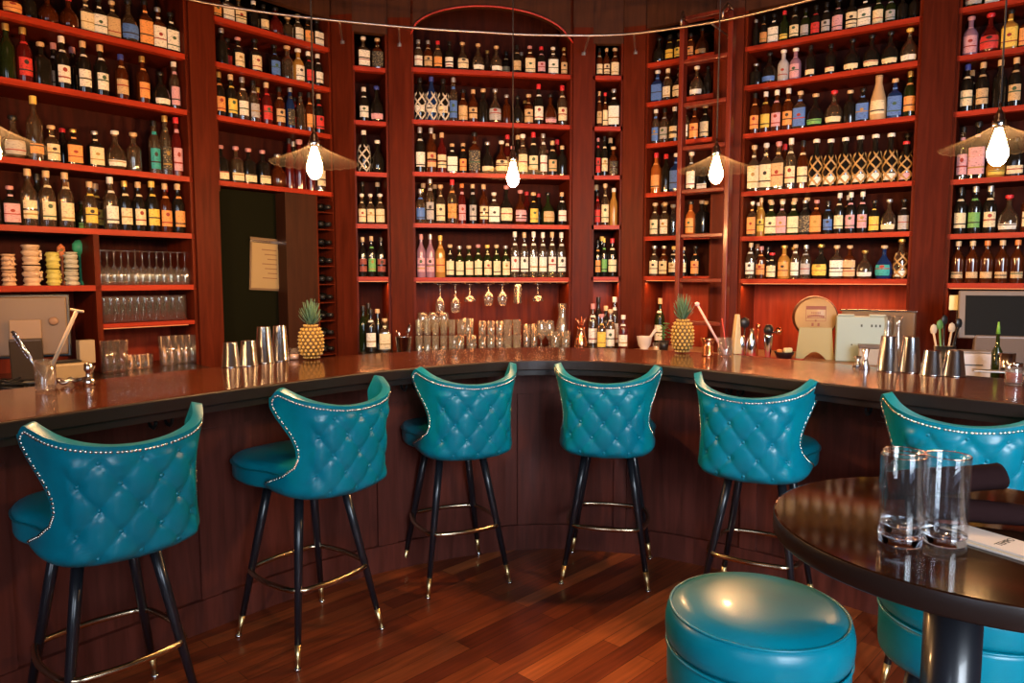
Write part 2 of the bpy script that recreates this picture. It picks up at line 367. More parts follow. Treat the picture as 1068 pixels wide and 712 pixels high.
# recess below bay B: green wall, wood return, wine rack
pB, qB, tB, nB = G['B'][:4]
a0, a1 = on_bay('B', 230, 1.6, 0), on_bay('B', 299, 1.6, 0)
r0, r1 = on_bay('B', 331, 1.6, 0), on_bay('B', 350, 1.6, 0)
MB().prism([tuple(a0-nB*.12), tuple(a1-nB*.12), tuple(a1-nB*.16), tuple(a0-nB*.16)], 0, 2.06).build('wall_recess', M['green'], kind='structure')
MB().prism([tuple(a1), tuple(r0), tuple(r0-nB*.3), tuple(a1-nB*.3)], 0, 2.062).build('cabinet_side', wood('dark_walnut', (.030, .010, .005), (.050, .016, .007), .5), label='plain brown wooden panel between green recess and wine rack', cat='panel')
e = empty('wine_rack', (r0.x, r0.y, 0), label='narrow column of wine cubbies beside the pineapple', cat='wine rack')
zr = [z_at(y, (r0.y+r1.y)/2) for y in (204, 221, 239, 258, 277, 296, 315, 334, 352, 369)]
dpr = .28
o0 = r0
def l2(v): return (v.x-o0.x, v.y-o0.y)
MB().prism([l2(r0-nB*dpr), l2(r1-nB*dpr), l2(r1-nB*(dpr+.02)), l2(r0-nB*(dpr+.02))], .9, 2.06).build('back_panel', M['panel'], e)
for s in (r0, r1-tB*.012): MB().prism([l2(s), l2(s+tB*.012), l2(s+tB*.012-nB*dpr), l2(s-nB*dpr)], .9, 2.06).build('side_panel', M['mahog'], e)
for z in zr: MB().prism([l2(r0+tB*.012), l2(r1-tB*.012), l2(r1-tB*.012-nB*dpr), l2(r0+tB*.012-nB*dpr)], z-.008, z).build('shelf', M['mahog'], e)
wb = (r1-r0).length
prof = [(.0, 0), (.034, .004), (.036, .02), (.036, .17), (.03, .2), (.014, .235), (.0135, .262)]
body = MB().lathe(prof, 14).mesh('lying_bottle'); capm = MB().lathe([(.0145, .225), (.0155, .23), (.0155, .276), (.0, .277)], 12).mesh('lying_cap')
for i in range(9):
    for j in range(2):
        u = r0+tB*(wb*(.29 if j == 0 else .71))-nB*(dpr-.005)
        o = empty('wine_bottle', (u.x, u.y, zr[i+1]+.0375), label='lying wine bottle, %s column, %s cubby from top of wine rack' % (('left', 'right')[j], ORD[i]), cat='bottle', group='wine bottles lying in the wine rack')
        o.rotation_euler = (PI/2, 0, math.atan2(-nB.x, -nB.y)+PI*0); o.rotation_euler = Vector((nB.x, nB.y, 0)).to_track_quat('Z', 'Y').to_euler()
        link_mesh('bottle_body', body, GL['k'], o, (.92, .92, 1)); link_mesh('foil_cap', capm, CM['n' if (i+j) % 3 else 'k'], o)
# clipboard on the green wall
c = on_bay('B', 282.5, 1.7, .118)
zc0, zc1 = z_at(303, c.y), z_at(249, c.y); hw = .5*(300-265)/FPX*c.y/abs(tB.x)*.92
e = empty('clipboard', (c.x, c.y, zc0), math.atan2(tB.y, tB.x), label='tan clipboard with handwritten sheet hanging on the dark green wall', cat='clipboard')
Rt = Matrix.Rotation(math.radians(3), 3, 'Y')
MB().box((0, -.004, (zc1-zc0)/2), (2*hw, .006, zc1-zc0), Rt).build('board', mat('hardboard', (.16, .10, .05), .5), e)
MB().box((0, -.009, (zc1-zc0)*.47), (2*hw-.02, .003, (zc1-zc0)*.86), Rt).build('paper', mat('aged_paper', (.36, .26, .12), .8), e)
MB().box((.0, -.014, (zc1-zc0)*.93), (2*hw, .012, .018), Rt).build('clip', M['chrome'], e)
q = MB()
for i in range(7): q.box((-.02+.01*(i % 3), -.0112, (zc1-zc0)*(.78-.09*i)), (.11-.02*(i % 3), .0012, .006), Rt)
q.build('handwriting', mat('faded_ink', (.20, .10, .05), .8), e)

# ---------------------------------------------------------------- back counters
def counter(name, pts_front, pts_back, label, top_m):
    c0 = pts_front[0]; e = empty(name, (c0.x, c0.y, 0), label=label, cat='counter')
    P = [(v.x-c0.x, v.y-c0.y) for v in pts_front+pts_back[::-1]]
    MB().prism(P, CZ-.035, CZ).build('counter_top', top_m, e)
    fr = [v-c0 for v in pts_front]; bk = [v-c0 for v in pts_back]
    P2 = [tuple(f+(b-f)*.08) for f, b in zip(fr, bk)]+[tuple(b) for b in bk[::-1]]
    MB().prism(P2, 0, CZ-.036).build('cabinet', M['panel'], e)
    return e
M['stone'] = mat('dark_counter', (.030, .022, .016), .25, coat=.3)
M['tan'] = wood('pale_counter_edge', (.26, .15, .08), (.34, .20, .11), .35)
def off(k, d, s=0): p, q, t, n, *_ = G[k]; return (q if s else p)+n*d
counter('back_counter', [off('A', .50), off('A', .50, 1)-G['A'][2]*.1], [off('A', -DEP), off('A', -DEP, 1)-G['A'][2]*.0], 'dark back counter under the register at the left', M['stone'])
counter('back_counter', [off('C', .30)+Vector((.02, 0)), off('D', .33)+Vector((0.02, 0)), off('D', .33, 1), off('E', .33, 1)-Vector((.03, 0))], [off('C', -DEP+.02), off('D', -DEP), off('D', -DEP, 1), off('E', -DEP, 1)], 'dark back counter carrying the stacked glasses in the middle', M['stone'])
counter('back_counter', [off('F', .42)-Vector((.02, -.03)), off('F', .42, 1), off('H', .5), off('H', .5, 1), off('I', .45, 1)], [off('F', -DEP), off('F', -DEP, 1), off('H', -DEP), off('H', -DEP, 1), off('I', -DEP, 1)], 'pale edged back counter carrying wooden barrel and register', M['tan'])

# ---------------------------------------------------------------- the bar
KP = [(-2.15, .85), (-1.80, 1.48), (-1.46, 2.02), (-1.19, 2.42), (-.90, 2.80), (-.55, 3.21), (-.10, 3.52), (.17, 3.575), (.40, 3.55), (.68, 3.42), (.95, 3.12), (1.20, 2.82), (1.42, 2.56), (1.70, 2.29), (2.05, 1.95), (2.50, 1.50)]
def catmull(P, n=8):
    P = [Vector(p) for p in P]; out = []
    for i in range(len(P)-1):
        a, b, c, d = P[max(i-1, 0)], P[i], P[i+1], P[min(i+2, len(P)-1)]
        for j in range(n):
            t = j/n; out.append(.5*((2*b)+(c-a)*t+(2*a-5*b+4*c-d)*t*t+(3*b-a-3*c+d)*t**3))
    return out+[P[-1]]
FR = catmull(KP, 6)
for _ in range(14): FR = [FR[0]]+[(FR[i-1]+FR[i]*2+FR[i+1])/4 for i in range(1, len(FR)-1)]+[FR[-1]]
NR = []
for i in range(len(FR)):
    t = (FR[min(i+1, len(FR)-1)]-FR[max(i-1, 0)]).normalized(); NR.append(Vector((-t.y, t.x)))   # away from the customers
for _ in range(30): NR = [NR[0]]+[(NR[i-1]+NR[i]*2+NR[i+1]).normalized() for i in range(1, len(NR)-1)]+[NR[-1]]
def offc(d, i0=0, i1=None): return [FR[i]+NR[i]*(d+(BO[i] if .27 < d < .68 else 0)) for i in range(len(FR))][i0:i1]
def ribbon(d0, d1, z0, z1, i0=0, i1=None, smooth=True):
    A, B = offc(d0, i0, i1), offc(d1, i0, i1); n = len(A); m = MB(); vs = []
    for a, b in zip(A, B): vs += [(a.x, a.y, z0), (a.x, a.y, z1), (b.x, b.y, z1), (b.x, b.y, z0)]
    fs = []
    for i in range(n-1):
        for j in range(4): k = (j+1) % 4; fs.append((4*i+j, 4*i+4+j, 4*i+4+k, 4*i+k))
    m.add(vs, fs, False); m.add([vs[0], vs[1], vs[2], vs[3]], [(0, 1, 2, 3)]); m.add(vs[-4:], [(0, 3, 2, 1)]); return m
def base_off(x):
    T = [(-3, .44), (-1.3, .42), (-.7, .38), (-.45, .34), (-.1, .29), (.4, .29), (.7, .36), (.95, .44), (1.3, .49), (3, .49)]
    for a, b in zip(T[:-1], T[1:]):
        if a[0] <= x <= b[0]: return a[1]+(b[1]-a[1])*(x-a[0])/(b[0]-a[0])-.30
BO = [base_off(v.x) for v in FR]
bar = empty('bar_counter', (0, 0, 0), label='long curved dark wooden bar counter with glossy top and panelled front', cat='bar counter')
BW = .685
def bevel(o, w_=.008):
    b = o.modifiers.new('bevel', 'BEVEL'); b.width = w_; b.segments = 3; b.limit_method = 'ANGLE'; b.angle_limit = .9; return o
bevel(ribbon(.0125, BW, 1.025, 1.07).build('bar_top', M['bartop'], bar), .003); bevel(ribbon(0, .012, 1.022, 1.0695).build('front_edge', M['edge'], bar), .005)
ribbon(.02, .10, .995, 1.0245).build('nosing', M['edge'], bar)
ribbon(.30, .34, .0, .994).build('bar_front', M['barfront'], bar)
ribbon(.342, .36, .0, .90).build('back_cabinet', M['panel'], bar)
ribbon(.275, .299, 0, .135).build('baseboard', M['barfront'], bar)
ribbon(.283, .299, .86, .990).build('top_rail', M['barfront'], bar)
for i in range(4, len(FR)-5, 9): ribbon(.284, .299, .136, .859, i, i+2).build('stile', M['barfront'], bar)
for x, y in ((155, 440), (417, 398), (771, 399), (916, 418)):
    i = min(range(len(FR)), key=lambda i: abs(P_px(FR[i], NR[i])-x)) if False else None
def px_of(v, z): return 534+FPX*v.x/(v.y*ct-(z-CAM_H)*st)
for x in (155, 417, 771, 916):
    i = min(range(5, len(FR)-5), key=lambda i: abs(px_of(FR[i]+NR[i]*.2, .96)-x)); a = FR[i]+NR[i]*.2; t = Vector((NR[i].y, -NR[i].x))
    for s in (-.03, .03):
        b = a+t*s; n = NR[i]
        MB().tube([(b.x, b.y, .995), (b.x, b.y, .96), (b.x-n.x*.012, b.y-n.y*.012, .945), (b.x-n.x*.035, b.y-n.y*.035, .94), (b.x-n.x*.05, b.y-n.y*.05, .955), (b.x-n.x*.052, b.y-n.y*.052, .97)], .006, 6).build('purse_hook', M['black'], bar)

# ---------------------------------------------------------------- ladder rail + ladder
RP = [on_plane(x, y, 3.14) for x, y in ((120, -22), (200, 0), (270, 12), (340, 20.5), (430, 29), (500, 33.5), (560, 36.5), (640, 36.5), (700, 30), (765, 19), (840, 1), (900, -15))]
RC = catmull(RP, 6)
rl = empty('ladder_rail', (0, 0, 0), label='curved metal rail for the ladder running in front of the top shelves', cat='rail')
MB().tube([(a.x, a.y, 3.14) for a in RC], .010, 8).build('rail_tube', M['rail'], rl)
for k, s in (('B', 1), ('C', 1), ('D', 1), ('E', 1), ('F', 1)):
    q = G[k][1]+G[k][3]*.02+(G[order[order.index(k)+1]][0]-G[k][1])*.5
    a = min(RC, key=lambda v: (v-q).length); d = (q-a)
    m = MB(); m.box((q.x, q.y, 3.13), (.028, .02, .022), Matrix.Rotation(math.atan2(d.y, d.x)-PI/2, 3, 'Z'))
    m.tube([(a.x, a.y, 3.13), (q.x, q.y, 3.13)], .007, 6)
    m.build('rail_bracket', M['rail'], rl)
tF = G['F'][2]; nF = G['F'][3]
la = on_bay('F', 708, 1.48, -.20); lb = on_bay('F', 757, 1.48, -.20)
ld = empty('library_ladder', (la.x, la.y, 0), label='red wooden library ladder hanging on the rail beside the right pineapple', cat='ladder')
rz = math.atan2((lb-la).y, (lb-la).x); wl = (lb-la).length
R_ = Matrix.Rotation(rz, 3, 'Z')
for s in (0, wl): MB().box(tuple(R_ @ Vector((s, 0, 1.66))), (.034, .075, 3.12), R_).build('stile', M['ladder'], ld, bevel=.006)
for y in (18, 63, 108, 153, 198, 244, 290, 334, 378, 424, 470, 520):
    z = z_at(y, la.y-.02)
    if z > .3: MB().box(tuple(R_ @ Vector((wl/2, 0, z-.015))), (wl-.036, .07, .028), R_).build('rung', M['ladder'], ld, bevel=.005)
for s in (0, wl):
    v = Vector((la.x, la.y))+(lb-la)*(s/wl); a = min(RC, key=lambda c: (c-v).length)
    m = MB(); m.tube([(v.x-la.x, v.y-la.y, 3.2), (v.x-la.x, v.y-la.y, 3.24), ((v.x+a.x)/2-la.x, (v.y+a.y)/2-la.y, 3.26), (a.x-la.x, a.y-la.y, 3.2), (a.x-la.x, a.y-la.y, 3.155)], .009, 6)
    m.build('hook', M['rail'], ld)

# ---------------------------------------------------------------- pendants
bm = bpy.data.materials.new('glowing_bulb'); bm.use_nodes = True; bm.node_tree.nodes.clear()
em = nd(bm, 'ShaderNodeEmission'); em.inputs[0].default_value = (1, .52, .20, 1); em.inputs[1].default_value = BULB_E
ou = nd(bm, 'ShaderNodeOutputMaterial'); lk(bm, em.outputs[0], ou.inputs[0])
def pendant(name):
    e = empty(name, (0, 0, 0), cat='pendant lamp', group='filament pendants above the bar')
    bulb = MB().lathe([(.0, -.082), (.012, -.080), (.025, -.067), (.033, -.046), (.0335, -.030), (.027, -.008), (.019, .02), (.013, .04), (.012, .048)], 12); bulb.build('bulb', bm, e)
    MB().lathe([(.013, .048), (.019, .05), (.022, .06), (.022, .078), (.017, .084), (.017, .096), (.010, .108), (.005, .12), (.004, .14)], 16).build('socket', M['chrome'], e)
    # fluted shallow cone shade
    m = MB(); vs = []; fs = []; N = 96; rings = 7
    for r in range(rings):
        u = r/(rings-1); rr = .024+u*.158; z = .058-.075*u**.8
        for i in range(N):
            a = 2*PI*i/N; d = .0045*u*math.cos(a*24); vs.append(((rr+d)*math.cos(a), (rr+d)*math.sin(a), z+d*.9))
    for r in range(rings-1):
        for i in range(N): j = (i+1) % N; fs.append((r*N+i, r*N+j, (r+1)*N+j, (r+1)*N+i))
    m.add(vs, fs, True); sh = m.build('lamp_shade', M['shade'], e)
    m = MB(); m.tube([(vs[(rings-1)*N+i]) for i in range(N)], .0016, 5, closed=True); m.build('shade_rim', M['shade'], sh)
    MB().tube([(0, 0, .138), (0, 0, 1)], .0035, 6).build('cord', M['cord'], e)
    return e
PD = [((-12, 147), 2.45, 'pendant lamp at the left frame edge, only its shade rim showing'), ((328, 166), 3.10, 'leftmost pendant lamp with fluted glass shade, before the recess bay'), ((535, 179), 3.95, 'pendant lamp with fluted glass shade before the wide middle bay'),
      ((747, 174), 3.60, 'pendant lamp with fluted glass shade beside the library ladder'), ((1041, 149), 2.62, 'rightmost pendant lamp with fluted glass shade, before the far right bay')]
pend0 = pendant('pendant_lamp')
for i, ((x, y), Y, lab) in enumerate(PD):
    z = z_at(y, Y); X = (x-534)/FPX*(Y*ct-(z-CAM_H)*st)
    o = pend0 if i == 0 else copy_tree(pend0)
    o.location = (X, Y, z); o['label'] = lab
    for ch in o.children:
        if ch.name.startswith('cord'): ch.scale = (1, 1, (3.999-z)); ch.location.z = .138-.138*(3.999-z)
# warm strips under the lowest shelves
stm = mat('strip_glow', (1, .6, .3), .5, emit=((1, .25, .06), .8))
for k, zz, xa, xb, p_ in (('A', 1.194, 108, 196, .08), ('C', 1.459, 374, 405, .6), ('D', 1.454, 434, 592, 1.0), ('E', 1.459, 619, 645, .6), ('H', 1.444, 775, 945, 2.4), ('I', 1.419, 990, 1080, .5), ('F', 1.464, 673, 737, .9)):
    a, b = on_bay(k, xa, zz, .03), on_bay(k, xb, zz, .03); L = (b-a).length; t = G[k][2]; c = (a+b)/2; rz = math.atan2(t.y, t.x)
    MB().box((0, 0, 0), (L, .012, .008)).build('strip_light', stm, loc=(c.x, c.y, zz-.001), rz=rz, label='thin warm strip light under the lowest shelf of the '+G[k][6], cat='strip light', group='strip lights under shelves')
    area('strip_glow', (c.x, c.y, zz-.02), (0, 0, rz), L, .03, STRIP_W*p_, (1, .40, .14))

# ---------------------------------------------------------------- bar stools
SY = -.115
def shell_point(u, v, infl=0):
    """outer surface of the wrapped back; u in -1..1 round, v in 0..1 up"""
    s = abs(u)
    am = [2.02, 1.90, 1.42, 1.16, 1.08, 1.10, 1.18, 1.30, 1.43, 1.50, 1.44]
    k = v*10; i = min(9, int(k)); f = k-i; amax = am[i]*(1-f)+am[i+1]*f
    a = u*amax
    rx = .234-.021*math.sin(PI*min(1, v*1.0))+.012*v*v; ry = .205+.005*math.sin(PI*v)+.035*v
    e = 2.7; ca, sa = math.cos(a), math.sin(a)
    q = (abs(ca)**e+abs(sa)**e)**(-1/e)
    topz = .350+.088*s**1.8-.050*sm(.84, 1, s)**1.6
    z = .655+v*topz*(1-.0*s)+.012*s*(1-v)
    k2 = 1-.13*max(0, 1-v/.11)**2
    flare = .022*sm(.72, 1, s)*sm(.55, 1, v)
    x = (rx+infl)*q*sa*k2; y = -(ry+infl)*q*ca*k2
    x += flare*(1 if u > 0 else -1)*.5
    return Vector((x, y+SY, z)), a
BROWS = [(.030, (-.113, 0, .113)), (.102, (-.1695, -.0565, .0565, .1695)), (.174, (-.113, 0, .113)), (.246, (-.1695, -.0565, .0565, .1695)), (.312, (-.113, 0, .113))]
def make_stool():
    e = empty('bar_stool', (0, 0, 0), cat='bar stool', group='teal tufted stools along the bar')
    NU, NV = 96, 44; vs = []; fs = []
    arc = {}
    for j in range(NV+1):
        row = [shell_point(-1+2*i/NU, j/NV)[0] for i in range(NU+1)]
        L = [0]
        for i in range(NU): L.append(L[-1]+(row[i+1]-row[i]).length)
        mid = L[NU//2]
        for i in range(NU+1):
            s = L[i]-mid; h = row[i].z-.655
            p_ = s/.113; q_ = (h-.030)/.144
            d = abs(math.sin(PI*(p_+q_)/1)*math.sin(PI*(p_-q_)/1))
            d = d**.45
            dimple = 0
            for (hz, xs) in BROWS:
                if abs(h-hz) < .04:
                    for xb in xs: dimple = max(dimple, math.exp(-((s-xb)**2+(h-hz)**2)/(2*.011**2)))
            mask = (1-sm(.175, .215, abs(s)))*(1-sm(.300, .335, h))*sm(-.005, .03, h)
            n = Vector((row[i].x, row[i].y-SY, 0)).normalized()
            vs.append(row[i]+n*((.011*d-.009*dimple)*mask))
    for j in range(NV):
        for i in range(NU): a = j*(NU+1)+i; fs.append((a, a+1, a+NU+2, a+NU+1))
    m = MB(); m.add(vs, fs, True); b = m.build('backrest', M['teal'], e)
    s_ = b.modifiers.new('solid', 'SOLIDIFY'); s_.thickness = .032; s_.offset = -1; s_.use_even_offset = False
    # keep the solidify growing inwards whatever the face orientation
    nrm = b.data.polygons[len(b.data.polygons)//2+NU//2].normal
    if nrm.y > 0: s_.offset = 1
    bv = b.modifiers.new('bev', 'BEVEL'); bv.width = .013; bv.segments = 3; bv.limit_method = 'ANGLE'; bv.angle_limit = 1.1
    # buttons
    import bisect
    def surf(s, h):
        v = .5
        for _ in range(12):
            u = 0.0
            # find u with arc length s at this v
            N = 40; prev = shell_point(0, v)[0]; L = 0; u = 0; sg = 1 if s > 0 else -1
            while L < abs(s)-1e-6 and abs(u) < 1:
                u2 = u+sg*.02; c2 = shell_point(u2, v)[0]; L += (c2-prev).length; prev = c2; u = u2
            z = shell_point(u, v)[0].z-.655; v = max(0, min(1, v+(h-z)/.36))
        return shell_point(u, v)[0]
    for hz, xs in BROWS:
        for xb in xs:
            p = surf(xb, hz); n = Vector((p.x, p.y-SY, 0)).normalized()
            MB().lathe([(.0085, -.003), (.0085, 0), (.006, .004), (0, .0055)], 10).build('button', M['teal'], e).matrix_local = Matrix.Translation(p-n*.007) @ n.to_track_quat('Z', 'Y').to_matrix().to_4x4()
    # nailheads
    path = [shell_point(-.955, v/60)[0] for v in range(4, 58)]+[shell_point(-.955+1.91*i/120, .955)[0] for i in range(121)]+[shell_point(.955, v/60)[0] for v in range(57, 3, -1)]
    m = MB(); acc = 0; last = path[0]; step = .0125
    dome = [(.0053, 0), (.0046, .0024), (.0022, .0036), (0, .004)]
    for c_ in path[1:]:
        d = (c_-last).length; acc += d; last = c_
        if acc >= step:
            acc -= step; n = Vector((c_.x, c_.y-SY, 0)).normalized(); Q = n.to_track_quat('Z', 'Y').to_matrix()
            t = MB().lathe(dome, 7, cap=(False, False)); m.add([Q @ Vector(v)+c_-n*.0005 for v in t.v], t.f, True)
    m.build('nailhead_trim', M['nail'], e)
    # seat
    pr = []
    for k in range(7): a = PI/2*k/6; pr.append((.205-.0+.018*math.sin(a), .662+.018-.018*math.cos(a), 3.2))
    pr = [(.16, .655, 3.2)]+pr+[(.224, .735, 3.2)]
    for k in range(1, 8): a = PI/2*k/7; pr.append((.224-.045*(1-math.cos(a)), .735+.030*math.sin(a), 3.2))
    pr += [(.12, .770, 3), (.0, .773, 2)]
    m = MB(); m.lathe(pr, 56, c=(0, .018, 0), sx=1.0, sy=1.36, cap=(True, False)); m.v = [(v[0]*(.86+.14*sm(-.05, .10, v[1])), v[1]*(1 if v[1] > 0 else .98), v[2]) for v in m.v]; st_ = m.build('seat', M['teal'], e)
    m = MB(); N = 60; pp = []
    for i in range(N):
        a = 2*PI*i/N; ca, sa = math.cos(a), math.sin(a); q = (abs(ca)**3.2+abs(sa)**3.2)**(-1/3.2); yy = .018+.226*q*sa*1.36; pp.append((.226*q*ca*(.86+.14*sm(-.05, .10, yy)), yy*(1 if yy > 0 else .98), .732))
    m.tube(pp, .0045, 6, closed=True); m.build('piping', M['tealdk'], st_)
    MB().lathe([(.10, .640), (.13, .642), (.13, .655), (.10, .656)], 24, c=(0, .01, 0)).build('swivel_plate', M['black'], e)
    for sx in (-1, 1):
        for sy in (-1, 1):
            T = Vector((sx*.105, .01+sy*.105, .645)); B = Vector((sx*.208, sy*.208, .0))
            lp = lambda k: T+(B-T)*k
            lg = MB().tube([lp(0), lp(.3), lp(.86)], [.0185, .0175, .0125], 14).build('leg', M['blackleg'], e)
            MB().tube([lp(.858), lp(.985)], [.0130, .0095], 14).build('ferrule', M['brass'], lg)
            MB().tube([lp(.984), Vector((B.x, B.y, 0))], [.0125, .0135], 12).build('glide', M['chrome'], lg)
    k = (.645-.285)/.645; rr = .105+.103*k+.018; P_ = []
    for i in range(4):
        a0 = PI/4+i*PI/2
        c0 = Vector((math.cos(a0), math.sin(a0)))*rr*math.sqrt(2)*.98; a1 = a0+PI/2; c1 = Vector((math.cos(a1), math.sin(a1)))*rr*math.sqrt(2)*.98
        for j in range(12):
            t = (j+.5)/12; c_ = c0+(c1-c0)*(.05+.9*t); nn = Vector((math.cos(a0+PI/4), math.sin(a0+PI/4))); c_ = c_+nn*.022*math.sin(PI*t)
            P_.append((c_.x, c_.y+.004, .285))
    MB().tube(P_, .011, 10, closed=True).build('footring', M['ring'], e)
    return e
stool0 = make_stool()
SP = [((-1.322, 2.272), 47, 'teal tufted bar stool at the far left, feet partly cut off by the frame'),
      ((-.842, 2.895), 51, 'teal tufted bar stool, second from the left, seat turned left'),
      ((-.285, 3.491), 24, 'teal tufted bar stool, third from left, directly left of the bar curve middle'),
      ((.485, 3.535), -12, 'teal tufted bar stool facing the bar straight on, right of the middle'),
      ((1.095, 3.11), -31, 'teal tufted bar stool just behind the dark round table edge'),
      ((1.62, 2.57), -28, 'teal tufted bar stool at far right, behind table glasses and napkins')]
for i, ((x, y), a, lab) in enumerate(SP):
    o = stool0 if i == 0 else copy_tree(stool0)
    o.location = (x, y, 0); o.rotation_euler.z = math.radians(a); o['label'] = lab

# ---------------------------------------------------------------- round stools and the high table
def round_stool():
    e = empty('round_stool', (0, 0, 0), cat='stool', group='round teal stools at the high table')
    K = .935
    pr = [(.16, .575), (.190, .577), (.196, .585), (.198, .60), (.198, .672), (.196, .680), (.188, .684)]
    MB().lathe([(a*K, b+.022) for a, b in pr], 64).build('seat_base', M['teal'], e)
    pr = [(.186, .685), (.197, .690), (.2015, .700), (.203, .715), (.203, .735), (.1995, .752), (.191, .765), (.187, .7665), (.176, .775), (.15, .782), (.10, .787), (.05, .789), (0, .79)]
    c_ = MB().lathe([(a*K, b+.022) for a, b in pr], 64).build('cushion', M['teal'], e)
    MB().tube([(.192*K*math.cos(2*PI*i/64), .192*K*math.sin(2*PI*i/64), .7875) for i in range(64)], .0032, 6, closed=True).build('piping', M['teal'], c_)
    MB().tube([(.199*K*math.cos(2*PI*i/64), .199*K*math.sin(2*PI*i/64), .706) for i in range(64)], .0032, 6, closed=True).build('piping', M['teal'], c_)
    for i in range(4):
        a = PI/4+i*PI/2; T = Vector((.12*math.cos(a), .12*math.sin(a), .58)); B = Vector((.20*math.cos(a), .20*math.sin(a), 0))
        lg = MB().tube([T, T+(B-T)*.85], [.017, .013], 12).build('leg', M['blackleg'], e)
        MB().tube([T+(B-T)*.849, B], [.0132, .0105], 12).build('ferrule', M['brass'], lg)
    MB().tube([(.185*math.cos(2*PI*i/48), .185*math.sin(2*PI*i/48), .22) for i in range(48)], .009, 8, closed=True).build('footring', M['ring'], e)
    return e
rs = round_stool(); rs.location = (.518, 1.462, 0); rs.rotation_euler.z = .3; rs['label'] = 'round teal cushioned stool in the foreground, top fully visible'
r2 = copy_tree(rs, (1.055, 1.60, 0), .8, 'round teal cushioned stool under the dark table, behind its pedestal')
TZ = 1.035; TC = Vector((.828, 1.252)); TR = .339
tb = empty('high_table', (TC.x, TC.y, 0), label='round dark wooden high table with black pedestal at the right', cat='table')
MB().lathe([(TR-.03, TZ-.037), (TR-.002, TZ-.037), (TR, TZ-.034), (TR, TZ-.005), (TR-.0015, TZ-.0015)], 96, cap=(True, False)).build('table_edge', M['edge'], tb)
MB().lathe([(TR-.0015, TZ-.0015), (TR-.005, TZ), (0, TZ)], 96, cap=(False, False), smooth=False).build('tabletop', M['tabletop'], tb)
MB().lathe([(.13, TZ-.055), (.13, TZ-.0375), (.04, TZ-.0375)], 32, c=(-.03, 0, 0)).build('mounting_plate', M['black'], tb)
MB().lathe([(.047, .03), (.047, TZ-.055)], 32, c=(-.03, 0, 0)).build('pedestal', M['blackleg'], tb)
MB().lathe([(.26, 0), (.265, .008), (.25, .018), (.08, .032), (.055, .045)], 48, c=(-.03, 0, 0)).build('foot_plate', M['blackleg'], tb)

# ---------------------------------------------------------------- bottles
# outlines in units of body radius / height: (radius, height, squareness)
SH = {
 'w': ([(.90, 0), (1, .015), (1, .56), (.93, .62), (.62, .70), (.40, .76), (.34, .80), (.34, .94), (.40, .945), (.40, .965)], .037, (.13, .45), (.41, .88)),
 't': ([(.92, 0), (1, .012), (1, .58), (.86, .66), (.55, .74), (.44, .80), (.40, .97)], .031, (.10, .48), (.48, .90)),
 's': ([(.92, 0, 6), (1, .015, 7), (1, .56, 7), (.96, .61, 5), (.6, .68, 3), (.34, .73, 2), (.31, .90, 2)], .040, (.08, .55), (.42, .87)),
 'm': ([(.86, 0), (1, .02), (1, .50), (.94, .58), (.70, .66), (.42, .71), (.36, .74), (.36, .90)], .041, (.08, .50), (.46, .87)),
 'r': ([(.70, 0), (.86, .02), (1, .16), (1, .34), (.86, .48), (.52, .60), (.30, .68), (.25, .74), (.25, .90)], .056, (.10, .42), (.34, .87)),
 'n': ([(.80, 0), (.86, .02), (1, .20), (.96, .45), (.74, .62), (.44, .70), (.38, .75), (.37, .93)], .042, (.06, .22), (.44, .88)),
 'z': ([(.72, 0), (.80, .015), (1, .25), (1, .45), (.84, .62), (.5, .76), (.34, .84), (.32, .95)], .040, (.20, .36), (.40, .90)),
 'v': ([(.80, 0), (.95, .02), (1, .28), (.90, .48), (.55, .72), (.40, .84), (.42, .97), (.44, 1.0)], .050, (.14, .44), (.10, 1.0))}
SHN = dict(w='round-shouldered', t='slender', s='square', m='stout', r='squat', n='netted', z='strap-wrapped', v='wicker-wrapped')
BM = {}
